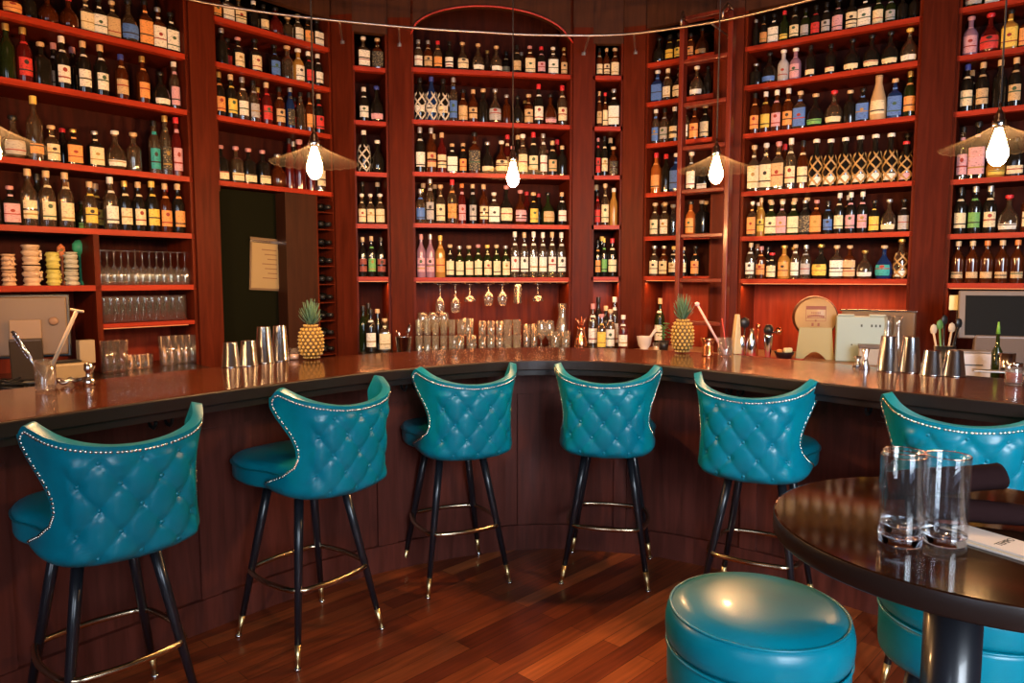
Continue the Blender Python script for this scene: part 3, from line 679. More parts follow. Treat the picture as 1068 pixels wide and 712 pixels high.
for k, (pr, R, lz, cp) in SH.items():
    body = MB().lathe(pr, 20).mesh('bottle_body_'+k)
    e1 = 6.5 if k == 's' else 2
    def patch(z0, z1, m=None, shp=pr, e1=e1):
        m = m or MB(); vs = []; N = 12; K = 4
        for j in range(K+1):
            z = z0+(z1-z0)*j/K; rr = shp[-1][0]
            for a, b in zip(shp[:-1], shp[1:]):
                if a[1] <= z <= b[1]: rr = a[0]+(b[0]-a[0])*(z-a[1])/(b[1]-a[1])
            for i in range(N+1):
                an = -PI/2+(-1+2*i/N)*.92; ca, sa = math.cos(an), math.sin(an); q = (abs(ca)**e1+abs(sa)**e1)**(-1/e1) if e1 != 2 else 1
                vs.append((rr*1.03*q*ca, rr*1.03*q*sa, z))
        m.add(vs, [(j*(N+1)+i, j*(N+1)+i+1, (j+1)*(N+1)+i+1, (j+1)*(N+1)+i) for j in range(K) for i in range(N)], True); return m
    z0, z1 = lz
    nk = {'w': (.70, .745), 's': (.735, .78), 't': (.74, .80), 'm': (.70, .735)}.get(k); nkp = [('neck_glint', patch(*nk).mesh('neck_glint_'+k))] if nk else []  # small neck patches in label colour, put in as bright glints
    lab = {'': [('paper_label', patch(z0, z1).mesh('bottle_label_'+k))]+nkp, 'L': [('paper_label', patch(z0*.9, z0+(z1-z0)*.42).mesh('bottle_label_low_'+k))],
           'd': [('paper_label', patch((z0+z1)/2+.02, z1).mesh('upper_label_'+k)), ('paper_label', patch(z0, (z0+z1)/2-.02).mesh('lower_label_'+k))]}
    c0, c1 = cp
    cc = 1.0
    if k == 'v': cap = MB().lathe([(.43, .97), (.43, 1.0), (0, 1.0)], 12).mesh('stopper_v')
    elif k in 'mrsn': cap = MB().lathe([(c0*.72, c1+.0), (c0*.72, c1+.045), (c0*1.15, c1+.05), (c0*1.15, cc-.012), (c0*1.0, cc), (0, cc)], 14).mesh('stopper_'+k)
    else: cap = MB().lathe([(c0*1.06, c1), (c0*1.08, c1+.01), (c0*1.08, cc-.006), (c0*.98, cc), (0, cc)], 14).mesh('cap_'+k)
    BM[k] = (body, lab, cap)
    if k in 'nz':
        m = MB()
        for sg in (1, -1):
            for ph in range(4):
                P_ = []
                for i in range(19):
                    z = .04+.60*i/18; rr = .4
                    for a, b in zip(pr[:-1], pr[1:]):
                        if a[1] <= z <= b[1]: rr = a[0]+(b[0]-a[0])*(z-a[1])/(b[1]-a[1])
                    an = sg*(i/18*PI*1.15)+ph*2*PI/4+.4; P_.append((rr*1.08*math.cos(an), rr*1.08*math.sin(an), z))
                m.tube(P_, .034, 5)
        BM[k+'net'] = m.mesh('woven_net_'+k)
NETM = {'n': mat('gold_netting', (.45, .27, .09), .4), 'z': mat('white_strap', (.62, .58, .50), .4)}
ROWS = {}
def row(key, x0, y0, s, data):
    for tk in data.split(';'):
        tk = tk.strip()
        if not tk: continue
        x, y, code = tk.split(); ROWS.setdefault(key, []).append((x0+float(x)/s, y0+float(y)/s, code))
# A far left
row('A0', 0, 0, 7.9, '-60 -150 rrng;40 -90 raor;110 -70 rcnr;235 -60 rrog;330 -50 wknk;410 -40 rang;515 -30 ranr;655 -40 sccw;752 -30 skwk;850 -10 scee')
row('A0', 100, 0, 5.93, '130 -20 rcbk;255 -10 saok;372 45 saws;482 85 skwk')
row('A1', 0, 0, 7.9, '-30 90 wknk;8 125 wgng;190 150 wrrg;340 350 sknc;450 265 wkwp*;515 250 wkww;605 320 wknp*;690 290 wkwc;832 325 wkwc')
row('A1', 100, 0, 5.93, '158 338 waeb;290 350 waog;415 450 rkwkL;522 378 tcpw')
row('A2', 0, 80, 7.12, '-20 250 wkcw;95 290 rcsk;232 140 wcoyL;375 362 mccc;468 385 tknr*;545 390 skog;705 405 skcs')
row('A2', 100, 110, 7.9, '160 210 rcwwL;312 225 mcnc;485 128 tctk;600 90 tckg;718 105 trpr')
row('A3', 0, 165, 8.9, '-40 200 wknk;70 255 skpp;268 98 wcccd;355 140 wknk*;440 108 wccccd;612 122 wccccd;662 225 wcnc*;740 400 mggkL*;838 218 wcyc;915 238 wcyc*;975 300 tcbk*')
row('A3', 100, 180, 8.9, '190 35 wcww;320 82 wkcg;455 92 wkcc;585 70 wkyy;700 108 waoc;765 100 wrnr*;828 108 wkoc')
# B
row('B0', 220, 0, 7.63, '45 -100 waok;112 -110 scwk;220 -90 sccyd;350 -20 wknw;465 55 wkck;590 70 rrnk;652 150 mcne;742 100 mcwe;845 130 mkok;935 165 skwkd')
row('B1', 220, 0, 7.63, '85 200 wkns;130 300 mkrk*;215 300 mkcp;350 315 mkck;505 360 mkbk;617 330 mcnc;720 362 myww;832 390 wkrw;925 430 wkww')
row('B2', 220, 60, 7.63, '65 90 wkog;160 115 wkye;252 112 wcws;340 185 wcsk;375 170 wrrg*;443 152 wrre;545 238 waek;632 230 tbks;672 320 trrk*;738 285 tcnk;825 290 waok;905 288 wkre')
row('B3', 220, 130, 7.63, '78 165 skcpL;200 175 sccpL;300 190 skcpL;412 205 skcpL;545 240 rans;615 110 trnk;660 90 tkns*;705 120 mrnp;822 150 trnp;935 170 wcck')
# C
row('C0', 365, 25, 6.47, '90 80 scwwd;216 65 sakc'); row('C1', 365, 25, 6.47, '112 430 wkww;226 425 rkpbL')
row('C2', 365, 125, 6.2, '97 70 zknw;210 135 rknw'); row('C3', 365, 125, 6.2, '82 392 tknk*;105 480 mccw;165 480 mccw;222 405 tkne*;226 480 mccw')
row('C4', 365, 230, 5.09, '78 88 wkmed;137 84 wkge;202 90 wkmkd')
# D
row('D0', 425, 25, 11.24, '97 90 wcws;215 80 waes;355 84 wcor;490 95 wkwkd;645 205 rccc;828 235 rcwcL;935 290 tcng*')
row('D0', 510, 25, 11.24, '85 260 rcwcL;200 60 wkek*;325 75 wkek;378 110 tcns*;478 220 sacp;612 105 wkpr;750 175 scww;890 210 taeg')
row('D1', 425, 75, 11.24, '100 72 zkwk;232 60 zbwb;388 85 zkck;508 66 tcbs;678 212 maek;830 212 waecd;967 205 mknc')
row('D1', 510, 75, 10.96, '122 200 rcss;238 265 mans;365 280 rknk;412 330 tkng*;482 260 maec;605 145 wkwr;738 258 rapkL;873 160 wccr')
row('D2', 425, 130, 11.24, '107 12 wkws;238 40 waesd;305 110 wcne*;362 94 wrccd;503 225 skwc;652 220 tkoc;800 92 sakk;962 205 rkcsL')
row('D2', 510, 130, 11.24, '115 190 racwd;215 112 trcr*;265 255 tksp;338 68 tkne*;403 115 mccw;528 92 wkcr;628 108 tcws;672 300 tcpp*;735 190 wkec;842 180 wrnr*;882 250 wkne')
row('D3', 425, 183, 11.24, '130 158 wcbs;188 95 tcne*;248 22 tcss;322 110 tkne*;388 110 mccc;525 35 wcor;592 330 tooy*;638 98 trpo;765 104 tkse;900 105 waccd;1026 200 scww')
row('D3', 510, 183, 11.24, '203 118 rkcp;345 172 rappd;442 192 trnr*;520 200 mkyc;582 215 tknr*;690 200 rgek;852 200 wkwc')
row('D4', 425, 235, 11.24, '135 104 wpppd;270 104 wppsd;397 120 wyoy;522 225 mkce;635 243 mgcs;760 238 mgce;888 225 mgcp;1008 230 mgcy')
row('D4', 510, 235, 11.24, '175 228 mgce;272 238 mgcs;385 75 wcww;472 82 wcwc;585 75 wcww;665 82 wcww;785 78 wcwc;865 84 wcww')
# E
row('E0', 610, 40, 7.12, '77 60 wack;157 60 waccd;233 75 mace'); row('E1', 610, 40, 7.12, '80 395 waec;140 405 macr;232 378 skws')
row('E2', 610, 130, 6.48, '68 90 tkrp;132 80 wkck;175 85 wkne*;205 150 makcd'); row('E3', 610, 130, 6.48, '45 408 wkne*;68 460 trrk;132 400 mcce;202 430 tynw')
row('E4', 590, 230, 5.08, '155 105 wkok;190 84 wkny*;213 92 wkgy;262 95 wkcr')
# F
row('F0', 660, 20, 7.5, '125 165 rknk;175 150 rrnk*;272 130 wkyk;347 112 wkyk;470 110 waok;528 75 raoks'.replace('raoks', 'raokL'))
row('F1', 660, 20, 7.5, '147 368 sbbw;236 374 wcww;300 382 rkck;365 400 macc*;500 370 rcwwL;588 370 tknk')
row('F2', 660, 100, 6.47, '105 48 tcbw;175 60 wcsk;228 52 wkcwd;292 70 wcwk;405 80 maok;470 64 mkcc')
row('F3', 660, 100, 6.47, '115 390 woor;180 398 wknr;252 392 sbbw;395 380 mcww;475 480 skwkL')
row('F4', 660, 195, 7.12, '137 120 mcce;208 125 mcne*;238 115 mcwe;295 130 mcne*;430 105 moon;510 100 skne;540 105 skne*')
row('F5', 660, 195, 7.12, '112 438 mccs;215 438 macs;272 440 wkcy;368 445 wkcc;465 438 mkok')
# H
row('H0', 765, 0, 10.17, '95 240 tkns;172 200 wkok;292 180 skwk;428 140 wgyrL;545 95 wkck;675 110 wgsk;805 75 wkrk;925 40 wksk')
row('H0', 860, 0, 9.49, '100 0 mkpk;258 -50 rkcd*;400 -60 skwk;578 -60 mgck;728 -70 wgsk;840 -60 wknk;965 -80 wknk'.replace('rkcd*', 'mkckd'))
row('H1', 765, 30, 10.17, '75 400 skns;235 280 rkbkL;410 242 mssw;598 220 mppw;818 180 wkckL;1032 165 wkckL')
row('H1', 860, 65-65, 9.49, '275 390 rkckL;475 340 rkckL;675 295 rkckL;882 245 rcwyL')
row('H2', 765, 85, 10.17, '55 110 waok;172 96 wayw;312 82 wapw;483 66 waow;637 115 scbe;810 140 rkgcL;1005 105 rcer'.replace('rcer', 'rccrL'))
row('H2', 860, 65, 9.49, '207 285 mkne;337 265 skbk;520 100 vecn;688 165 sbbc;862 38 wgog')
row('H3', 755, 140, 9.71, '148 128 scce;262 108 sccw;390 92 scep;548 55 wccw;608 100 wanr*;728 72 wack;865 58 nkww;1027 55 nkww')
row('H3', 855, 135, 9.71, '200 88 nkww;255 98 nkwk*;385 68 nkww;545 52 nkww;743 36 nkww;880 42 nkwk*;925 115 nkpr')
row('H4', 755, 195, 9.71, '108 158 scow;200 165 syyw*;220 72 wyyc;318 158 sgce;325 72 skne*;430 152 scpw;545 155 sgce;557 62 skne*;655 142 skks;672 56 skne*;783 142 saop;790 52 skne*;912 150 wkbk;1030 50 wkcw')
row('H4', 855, 190, 9.71, '143 84 wkpw;290 94 wkow*;385 72 wkpw;530 185 mkyk;712 172 rccsL;897 170 mksk')
row('H5', 755, 240, 9.71, '95 92 wcwe;135 95 wcno*;215 168 waop;285 172 wknk*;350 232 mkcr;495 158 myog;620 148 tcwc;710 172 rrng*;805 150 wcss;950 145 rkyg')
row('H5', 855, 240, 9.71, '130 155 scwed;285 155 saecd;435 205 rcwgL;650 155 rbte;850 90 ncwg')
# I
row('I0', 978, 0, 10.96, '280 -260 rgsk;600 -200 skwk;900 -220 wkck')
row('I1', 978, 0, 10.96, '285 210 mppp;525 165 rrrr;780 88 syyk;985 150 saok')
row('I2', 978, 50, 9.49, '205 138 wkcb;325 150 wkec*;440 110 wkec;617 105 wknc;765 70 wkec')
row('I3', 978, 110, 8.38, '145 195 twpk;285 150 skpk;435 370 ryynL;610 290 skckL'.replace('twpk', 'tcpk'))
row('I4', 978, 180, 5.93, '85 80 wkck;148 92 wknk*;203 85 wkgs;280 85 wkcs;325 120 wkne*;408 140 rcwrL;525 88 wack')
row('I5', 978, 180, 5.93, '72 390 waeeL;162 398 waeeL;262 395 waeoL;367 385 waeeL;472 380 waeoL')
CAPN = dict(c='cork', e='tan', k='black', w='white', g='gold', s='silver', r='red', b='blue', y='yellow', p='pink', o='orange', n='dark')
def put_bottle(k, x, ytop, code, zs, back, label, group, pos=None, n=None, hh=None):
    code = code.replace('*', ''); sh, gl, lb, cp = code[:4]; fl = code[4:5]
    t = G[k][2] if n is None else None
    if pos is None:
        for _ in range(2): pos = on_bay(k, x, zs+.12, back)
    Y = pos.y
    h = hh or max(.15, min(.385, z_at(ytop, Y)-zs))
    R = SH[sh][1]*(1.06 if h > .3 else (.92 if h < .22 else 1.0))
    if hh is None and k in 'CDEF' and sh in 'rm': R *= .92
    nn = G[k][3] if n is None else n
    o = empty('liquor_bottle', (pos.x, pos.y, zs+.0005), math.atan2(nn.y, nn.x)+PI/2+random.uniform(-.15, .15), label=label, cat='bottle', group=group)
    body, lab, cap = BM[sh]
    link_mesh('bottle_body', body, GL[gl], o, (R, R, h))
    if lb != 'n': [link_mesh(ln, lm_, LM[lb], o, (R, R, h)) for ln, lm_ in lab['L' if fl == 'L' else ('d' if fl == 'd' else '')]]
    link_mesh('stopper', cap, CM[cp], o, (R, R, h))
    if sh in 'nz': link_mesh('woven_netting', BM[sh+'net'], NETM[sh] if gl != 'b' else CM['b'], o, (R, R, h))
    return R
def bottle_label(code, i, where):
    sh, gl, lb, cp = code[:4]
    a = 'unlabelled' if lb == 'n' else LCN[lb]+'-label'
    return '%s %s %s bottle, %s cap, %s from left, %s' % (GLN[gl], a, SHN[sh], CAPN[cp], ORD[i], where)
SHELFN = ['top', 'second', 'third', 'fourth', 'fifth', 'sixth']
for key, L in ROWS.items():
    k, idx = key[0], int(key[1]); zs = G[k][4][idx]; L.sort()
    nm = G[k][6]; front = []
    for i, (x, y, code) in enumerate(L):
        pass
    # keep neighbours apart along the shelf
    p, q, t, n, lv, top, _ = G[k]
    clear = (top if idx == 0 else lv[idx-1]-.03)-zs-.012
    rows_ = {0: [], 1: []}
    for i, (x, y, code) in enumerate(L):
        b = 1 if '*' in code else 0
        sh = code[0]; back = .075 if b == 0 else .235
        pos = on_bay(k, x, zs+.12, back); h = max(.15, min(.385, z_at(y, pos.y)-zs, clear))
        R = SH[sh][1]*(1.06 if h > .3 else (.92 if h < .22 else 1.0)); s = (pos-p).dot(t)
        if k in 'CDEF' and sh in 'rm': R *= .92
        rows_[b].append([s, R, h, i, back])
    Lb = (q-p).length
    for b in (0, 1):
        A = sorted(rows_[b]); 
        for it in range(60):
            for u, v in zip(A[:-1], A[1:]):
                g_ = (u[1]+v[1])*1.03-(v[0]-u[0])
                if g_ > 0: u[0] -= g_/2; v[0] += g_/2
            for u in A: u[0] = max(.024+u[1], min(Lb-.024-u[1], u[0]))
        # where a row is tight, bottles are slightly slimmer
        for u, v in zip(A[:-1], A[1:]):
            d = v[0]-u[0]
            if (u[1]+v[1]) > d: f_ = d/(u[1]+v[1])*.99; u[1] *= f_; v[1] *= f_
        for s, R, h, i, back in A:
            x, y, code = L[i]; code = code.replace('*', ''); sh, gl, lb, cp = code[:4]; fl = code[4:5]
            pos = p+t*s-n*back
            o = empty('liquor_bottle', (pos.x, pos.y, zs+.0005), math.atan2(n.y, n.x)+PI/2+random.uniform(-.12, .12), label=bottle_label(code, i, SHELFN[idx]+' shelf, '+nm), cat='bottle',
                      group='bottles on the %s shelf of the %s' % (SHELFN[idx], nm))
            body, lab, cap = BM[sh]
            link_mesh('bottle_body', body, GL[gl], o, (R, R, h))
            if lb != 'n': [link_mesh(ln, lm_, LM[lb], o, (R, R, h)) for ln, lm_ in lab['L' if fl == 'L' else ('d' if fl == 'd' else '')]]
            link_mesh('stopper', cap, CM[cp], o, (R, R, h))
            if sh in 'nz': link_mesh('woven_netting', BM[sh+'net'], NETM[sh], o, (R, R, h))
def counter_bottles(k, zs, s, x0, y0, data, words):
    L = []
    for tk in data.split(';'): x, y, b, code = tk.split(); L.append((x0+float(x)/s, y0+float(y)/s, float(b), code))
    L.sort()
    for i, (x, y, back, code) in enumerate(L):
        put_bottle(k, x, y, code, zs, back, bottle_label(code, i, words), 'bottles standing on the counter '+words.split('of ')[-1])
counter_bottles('C', CZ, 5.09, 365, 230, '72 452 .02 wgnk;100 438 .16 wgnk;112 470 -.10 wkwk;148 470 .04 tkne;185 520 -.08 sccc;212 425 .08 tcns', 'counter of narrow left bay')
counter_bottles('E', CZ, 5.08, 590, 230, '143 440 -.06 wcwp;172 405 .14 wknk;190 495 -.15 mcyp;212 452 .09 wkne;236 470 -.12 mcwe;258 348 .02 tcww;304 500 -.24 wrww', 'counter of narrow right bay')
counter_bottles('F', CZ, 7.91, 640, 290, '380 165 .20 wgwe', 'counter of ladder bay')

# ---------------------------------------------------------------- glassware
def cup(pr_out, th=.0035):
    inner = [(max(.001, r-th), z) for r, z in pr_out[::-1] if z > pr_out[0][1]+.006]
    inner.append((0, inner[-1][1]))
    return [(0, pr_out[0][1])]+pr_out+inner
def glass_mesh(kind):
    if kind == 'highball': return MB().lathe(cup([(.028, 0), (.030, .01), (.034, .14)]), 20)
    if kind == 'tumbler': return MB().lathe(cup([(.033, 0), (.036, .01), (.041, .095)]), 20)
    if kind == 'faceted_tumbler':
        m = MB().lathe(cup([(.034, 0), (.037, .012), (.042, .105)]), 12, smooth=False); return m
    if kind == 'wine_glass': return MB().lathe([(.034, 0), (.033, .003), (.006, .008), (.004, .02), (.004, .085), (.012, .095), (.030, .115), (.038, .145), (.036, .18), (.030, .205), (.028, .205), (.034, .178), (.036, .145), (.028, .117), (.0, .10)], 20)
    if kind == 'coupe_glass': return MB().lathe([(.032, 0), (.031, .003), (.005, .008), (.004, .07), (.02, .078), (.042, .10), (.046, .125), (.044, .125), (.040, .10), (.0, .082)], 20)
    if kind == 'snifter_glass': return MB().lathe([(.032, 0), (.031, .003), (.006, .01), (.005, .045), (.02, .055), (.036, .08), (.040, .105), (.034, .135), (.029, .155), (.027, .155), (.032, .133), (.038, .105), (.034, .082), (.0, .06)], 20)
    if kind == 'carafe': return MB().lathe(cup([(.044, 0), (.048, .01), (.048, .09), (.03, .13), (.026, .16), (.034, .20)]), 20)
GM = {}
def glass(kind, x, y, z, label, group, flip=False, sc=1, s_z=1):
    if kind not in GM: GM[kind] = glass_mesh(kind).mesh(kind)
    o = bpy.data.objects.new(kind, GM[kind]); COL.objects.link(o)
    if not GM[kind].materials: GM[kind].materials.append(M['tglass'])
    o.scale = (sc, sc, sc*s_z); o.location = (x, y, z+.0006)
    if flip: o.rotation_euler.x = PI
    return tag(o, label, 'glass', group)
for i in range(13):
    v = on_bay('A', 105+i*7.35, 1.5, .07); glass('wine_glass', v.x, v.y, 1.44+.200, 'upside-down stemmed glass, %s from left, top glass row, far left bay' % ORD[i], 'upside-down stemmed glasses on the shelf', True, .98)
for i in range(12):
    v = on_bay('A', 109+i*7.2, 1.3, .07); glass('highball', v.x, v.y, 1.22+.155, 'upside-down highball glass, %s from left, middle glass row, far left bay' % ORD[i], 'highball glasses on the middle shelf', True, 1.08)
for i, (x, kd, bk) in enumerate([(112, 'highball', .0), (119, 'highball', .02), (127, 'highball', 0), (136, 'tumbler', .05), (144.5, 'tumbler', .04), (153, 'tumbler', .04), (172, 'highball', .1), (179.5, 'highball', .1), (187, 'highball', .1), (194, 'highball', .1), (201, 'highball', .1)]):
    v = on_bay('A', x, 1.0, bk-.06); glass(kd, v.x, v.y, CZ, 'clear %s, %s from left, standing on the counter in the far left bay' % ({'highball': 'tall glass', 'tumbler': 'short glass'}[kd], ORD[i]), 'glasses on the left counter', sc=1.05 if kd != 'tumbler' else .85, s_z=1.2 if kd == 'highball' else 1)
# hanging stemware under the middle shelf
rk = empty('glass_rack', (G['D'][0].x, G['D'][0].y, 1.44), label='metal hanging rack for stemware under the wide middle bay shelf', cat='glass rack')
m = MB(); tD = G['D'][2]; nD = G['D'][3]
for i in range(11):
    a = tD*(.06+i*.108); m.tube([(a.x+nD.x*.01, a.y+nD.y*.01, 0), (a.x-nD.x*.26, a.y-nD.y*.26, 0)], .003, 5)
m.build('rack_wires', M['brass'], rk)
for i, (x, kd) in enumerate([(459, 'wine_glass'), (475, 'wine_glass'), (490, 'coupe_glass'), (509.5, 'snifter_glass'), (524, 'snifter_glass'), (540, 'highball'), (561, 'coupe_glass')]):
    v = on_bay('D', x, 1.35, .07)
    nmz = {'wine_glass': 'long-stemmed wine glass', 'coupe_glass': 'small coupe glass', 'snifter_glass': 'rounded snifter glass', 'highball': 'narrow flute-like glass'}[kd]
    glass(kd, v.x, v.y, 1.4355, '%s hanging upside down, %s from left under the wide middle bay' % (nmz, ORD[i]), 'stemware hanging under the middle bay', True, 1.0, 1.05)
# stacked glasses on the middle counter
gi = 0
def dglass(kd, x, back, z, sc=1, s_z=1, words=''):
    global gi
    v = on_bay('D', x, z+.1, back); o = glass(kd, v.x, v.y, z, words, 'glasses on the middle counter', False, sc, s_z); o.material_slots[0].link = 'OBJECT'; o.material_slots[0].material = M['stackg']
for tier in (0, 1):
    for i in range(6):
        dglass('faceted_tumbler', 437+i*8.6, -.06, CZ+tier*.116, .66*1.02, 1.55, 'faceted water glass, %s from left, %s tier of left stack, middle counter' % (ORD[i], ('lower', 'upper')[tier]))
for i, x in enumerate((441, 452, 463)): dglass('wine_glass', x, .12, CZ, 1.15, 1.15, 'stemmed glass behind the left stack, %s from left, middle counter' % ORD[i])
for i, (x, z, w_) in enumerate([(488, CZ+.11, 'upper wide glass of the pair stack beside left stack, middle counter')]): dglass('tumbler', x, -.06, z, 1.12, 1.15, w_)
for i, x in enumerate((479, 491.5)): dglass('tumbler', x, -.06, CZ, 1.0, 1.12, 'wide tumbler under the tall pair stack, %s from left, middle counter' % ORD[i])
for i, x in enumerate((503, 512, 521)):
    for tier in (0, 1): dglass('tumbler', x, -.02, CZ+tier*.106, .78, 1.40, 'smooth tumbler, %s from left, %s tier of centre stack, middle counter' % (ORD[i], ('lower', 'upper')[tier]))
for i, x in enumerate((529.5, 539)):
    for tier in (0, 1): dglass('faceted_tumbler', x, -.08, CZ+tier*.112, .82, 1.28, 'faceted tumbler, %s from left, %s tier of right stack, middle counter' % (ORD[i], ('lower', 'upper')[tier]))
for i, x in enumerate((549, 557)): dglass('highball', x, .08, CZ, .9, 1.4, 'narrow tall glass right of the faceted stack, %s from left, middle counter' % ORD[i])
for i, x in enumerate((564.5, 573)): dglass('snifter_glass', x, -.02, CZ, 1.0, 1.35, 'stemmed glass beside the carafes, %s from left, middle counter' % ORD[i])
dglass('carafe', 586.5, .10, CZ, 1.15, 1.45, 'tall clear carafe at the right end of the middle counter')
for i, x in enumerate((579, 590)): dglass('tumbler', x, -.08, CZ, .92, 1.5, 'clear glass in front of the tall carafe, %s from left' % ORD[i])
for i, x in enumerate((925, 936)): v = on_bay('H', x, 1.1, -.10); glass('carafe', v.x, v.y, CZ, 'clear carafe between white box and shaker tins, %s from left' % ORD[i], 'carafes on the right counter', sc=.85, s_z=1.75)

# ---------------------------------------------------------------- tiki mugs
MUG = {}
def mug_mesh(seed):
    rnd = random.Random(seed); m = MB(); seg = 28; pr = []; n = 18
    for k in range(n+1): z = .105*k/n; pr.append((.036+.004*math.sin(k*1.1+seed)+.002*math.sin(k*2.3), z))
    m.lathe([(0, 0)]+pr+[(.034, .105), (.033, .02), (0, .018)], seg)
    out = []
    for v in m.v:
        x, y, z = v; a = math.atan2(y, x); r = math.hypot(x, y)
        if r > .0345 and z < .104: 
            d = .0035*math.sin(3*a+seed)*math.sin(z*130)+.002*math.sin(7*a)*math.sin(z*210+seed); x *= 1+d/r; y *= 1+d/r
        out.append((x, y, z))
    m.v = out; return m.mesh('tiki_mug')
MUGC = [((.62, .40, .24), 'pinkish tan'), ((.62, .44, .28), 'light tan'), ((.55, .50, .12), 'olive yellow'), ((.48, .46, .36), 'grey green')]
for i, (x, yt) in enumerate(((9, 266), (33, 256.5), (55.5, 264), (74.5, 264))):
    me = mug_mesh(i*1.7+.5); f_ = MB()
    v = on_bay('A', x, 1.52, .08); H_ = z_at(yt, v.y)-1.44; s = H_/(.105*2-.012)
    mm = mat('tiki_glaze_%d' % i, MUGC[i][0], .35, coat=.3)
    for j in range(2):
        o = empty('tiki_mug', (v.x, v.y, 1.4405+j*(.1052*s)), math.atan2(nB.y, nB.x)+PI/2+j*.4+i, label='%s %s tiki mug, %s of its stack of two, far left bay' % (MUGC[i][1], 'carved', ('lower', 'upper')[j]), cat='mug', group='stacked tiki mugs')
        link_mesh('mug_body', me, mm, o, (s*1.0, s*1.0, s*.94))
        hnd = MB()
        for a in (-1.9, -1.25): hnd.lathe([(0, -.008), (.007, -.004), (.007, .004), (0, .008)], 8, c=(.041*math.cos(a), .041*math.sin(a), .070))
        hnd.box((.041*math.cos(-1.57), .041*math.sin(-1.57), .035), (.030, .008, .012)); hnd.box((.042*math.cos(-1.57), .042*math.sin(-1.57), .054), (.008, .009, .02))
        link_mesh('carved_face', hnd.mesh('carved_face'), mm, o, (s, s, s*.94))
v = on_bay('A', 84, 1.5, .2); e = empty('figurine', (v.x, v.y, 1.4405), label='small pale green ball figurine behind the rightmost tiki mugs', cat='figurine')
gm = mat('green_glaze', (.06, .42, .20), .3); MB().lathe([(.03, 0), (.03, .01), (.008, .03), (.007, .18)], 14).build('stand', gm, e)
MB().lathe([(0, .17), (.022, .18), (.036, .205), (.034, .235), (.018, .255), (0, .26)], 18).build('head', gm, e)
v = on_bay('A', 65, 1.5, .2); e = empty('figurine', (v.x, v.y, 1.4405), label='small orange bird-like figurine peeking between yellow and grey tiki mugs', cat='figurine')
MB().lathe([(.02, 0), (.02, .01), (.008, .03), (.010, .15), (.022, .19), (.020, .215), (0, .235)], 12).build('body', mat('orange_glaze', (.70, .22, .08), .4), e)
MB().lathe([(.008, 0), (0, .05)], 8).build('beak', mat('beak', (.75, .55, .3), .4), e).matrix_local = Matrix.Translation((.015, -.015, .2)) @ Matrix.Rotation(1.9, 4, 'X')

# ---------------------------------------------------------------- things on the bar
BZ = 1.0706
def bar_at(x, y): return on_plane(x, y, 1.07)
def tin(x, y, h, r0, r1, label, group, flip=True):
    X, Y = bar_at(x, y); e = empty('shaker_tin', (X, Y, BZ), label=label, cat='shaker tin', group=group)
    MB().lathe([(0, h*.985), (r1*.9, h*.985), (r1, h), (r1+.001, h*.985), (r0, .004), (r0+.0015, .002), (r0+.001, 0), (r0-.003, 0)], 36).build('tin_body', M['steel'], e)
    MB().tube([((r0+.001)*math.cos(2*PI*i/36), (r0+.001)*math.sin(2*PI*i/36), .002) for i in range(36)], .0016, 6, closed=True).build('rolled_rim', M['steel'], e)
for i, (x, y, h) in enumerate(((241, 382.5, .115), (259.5, 381, .118), (276, 378, .175), (292.5, 376, .175))):
    tin(x, y, h, .043 if h > .15 else .042, .030, '%s upturned steel shaker tin, %s from left beside the left pineapple' % (('small', 'small', 'tall', 'tall')[i], ORD[i]), 'upturned shaker tins on the left bar')
for i, (x, y, h) in enumerate(((925.5, 387, .155), (948.5, 388, .155), (971.5, 391, .105), (994.5, 392, .108))):
    tin(x, y, h, .044, .030, '%s upturned steel shaker tin, %s from left on the right bar' % (('tall', 'tall', 'short', 'short')[i], ORD[i]), 'upturned shaker tins on the right bar')
def jigger(x, y, h, label):
    X, Y = bar_at(x, y); e = empty('jigger', (X, Y, BZ), label=label, cat='jigger', group='jiggers on the bar')
    MB().lathe([(.021, 0), (.022, .002), (.008, h*.5), (.007, h*.52), (.018, h*.99), (.017, h), (.006, h*.54), (0, h*.53)], 24).build('jigger_cups', M['steel'], e)
    MB().tube([(.0085*math.cos(2*PI*i/20), .0085*math.sin(2*PI*i/20), h*.51) for i in range(20)], .002, 5, closed=True).build('collar', M['chrome'], e)
jigger(902, 385, .095, 'tall hourglass steel jigger left of the right shaker tins'); jigger(894, 382.5, .05, 'short dark jigger beside the tall hourglass jigger')
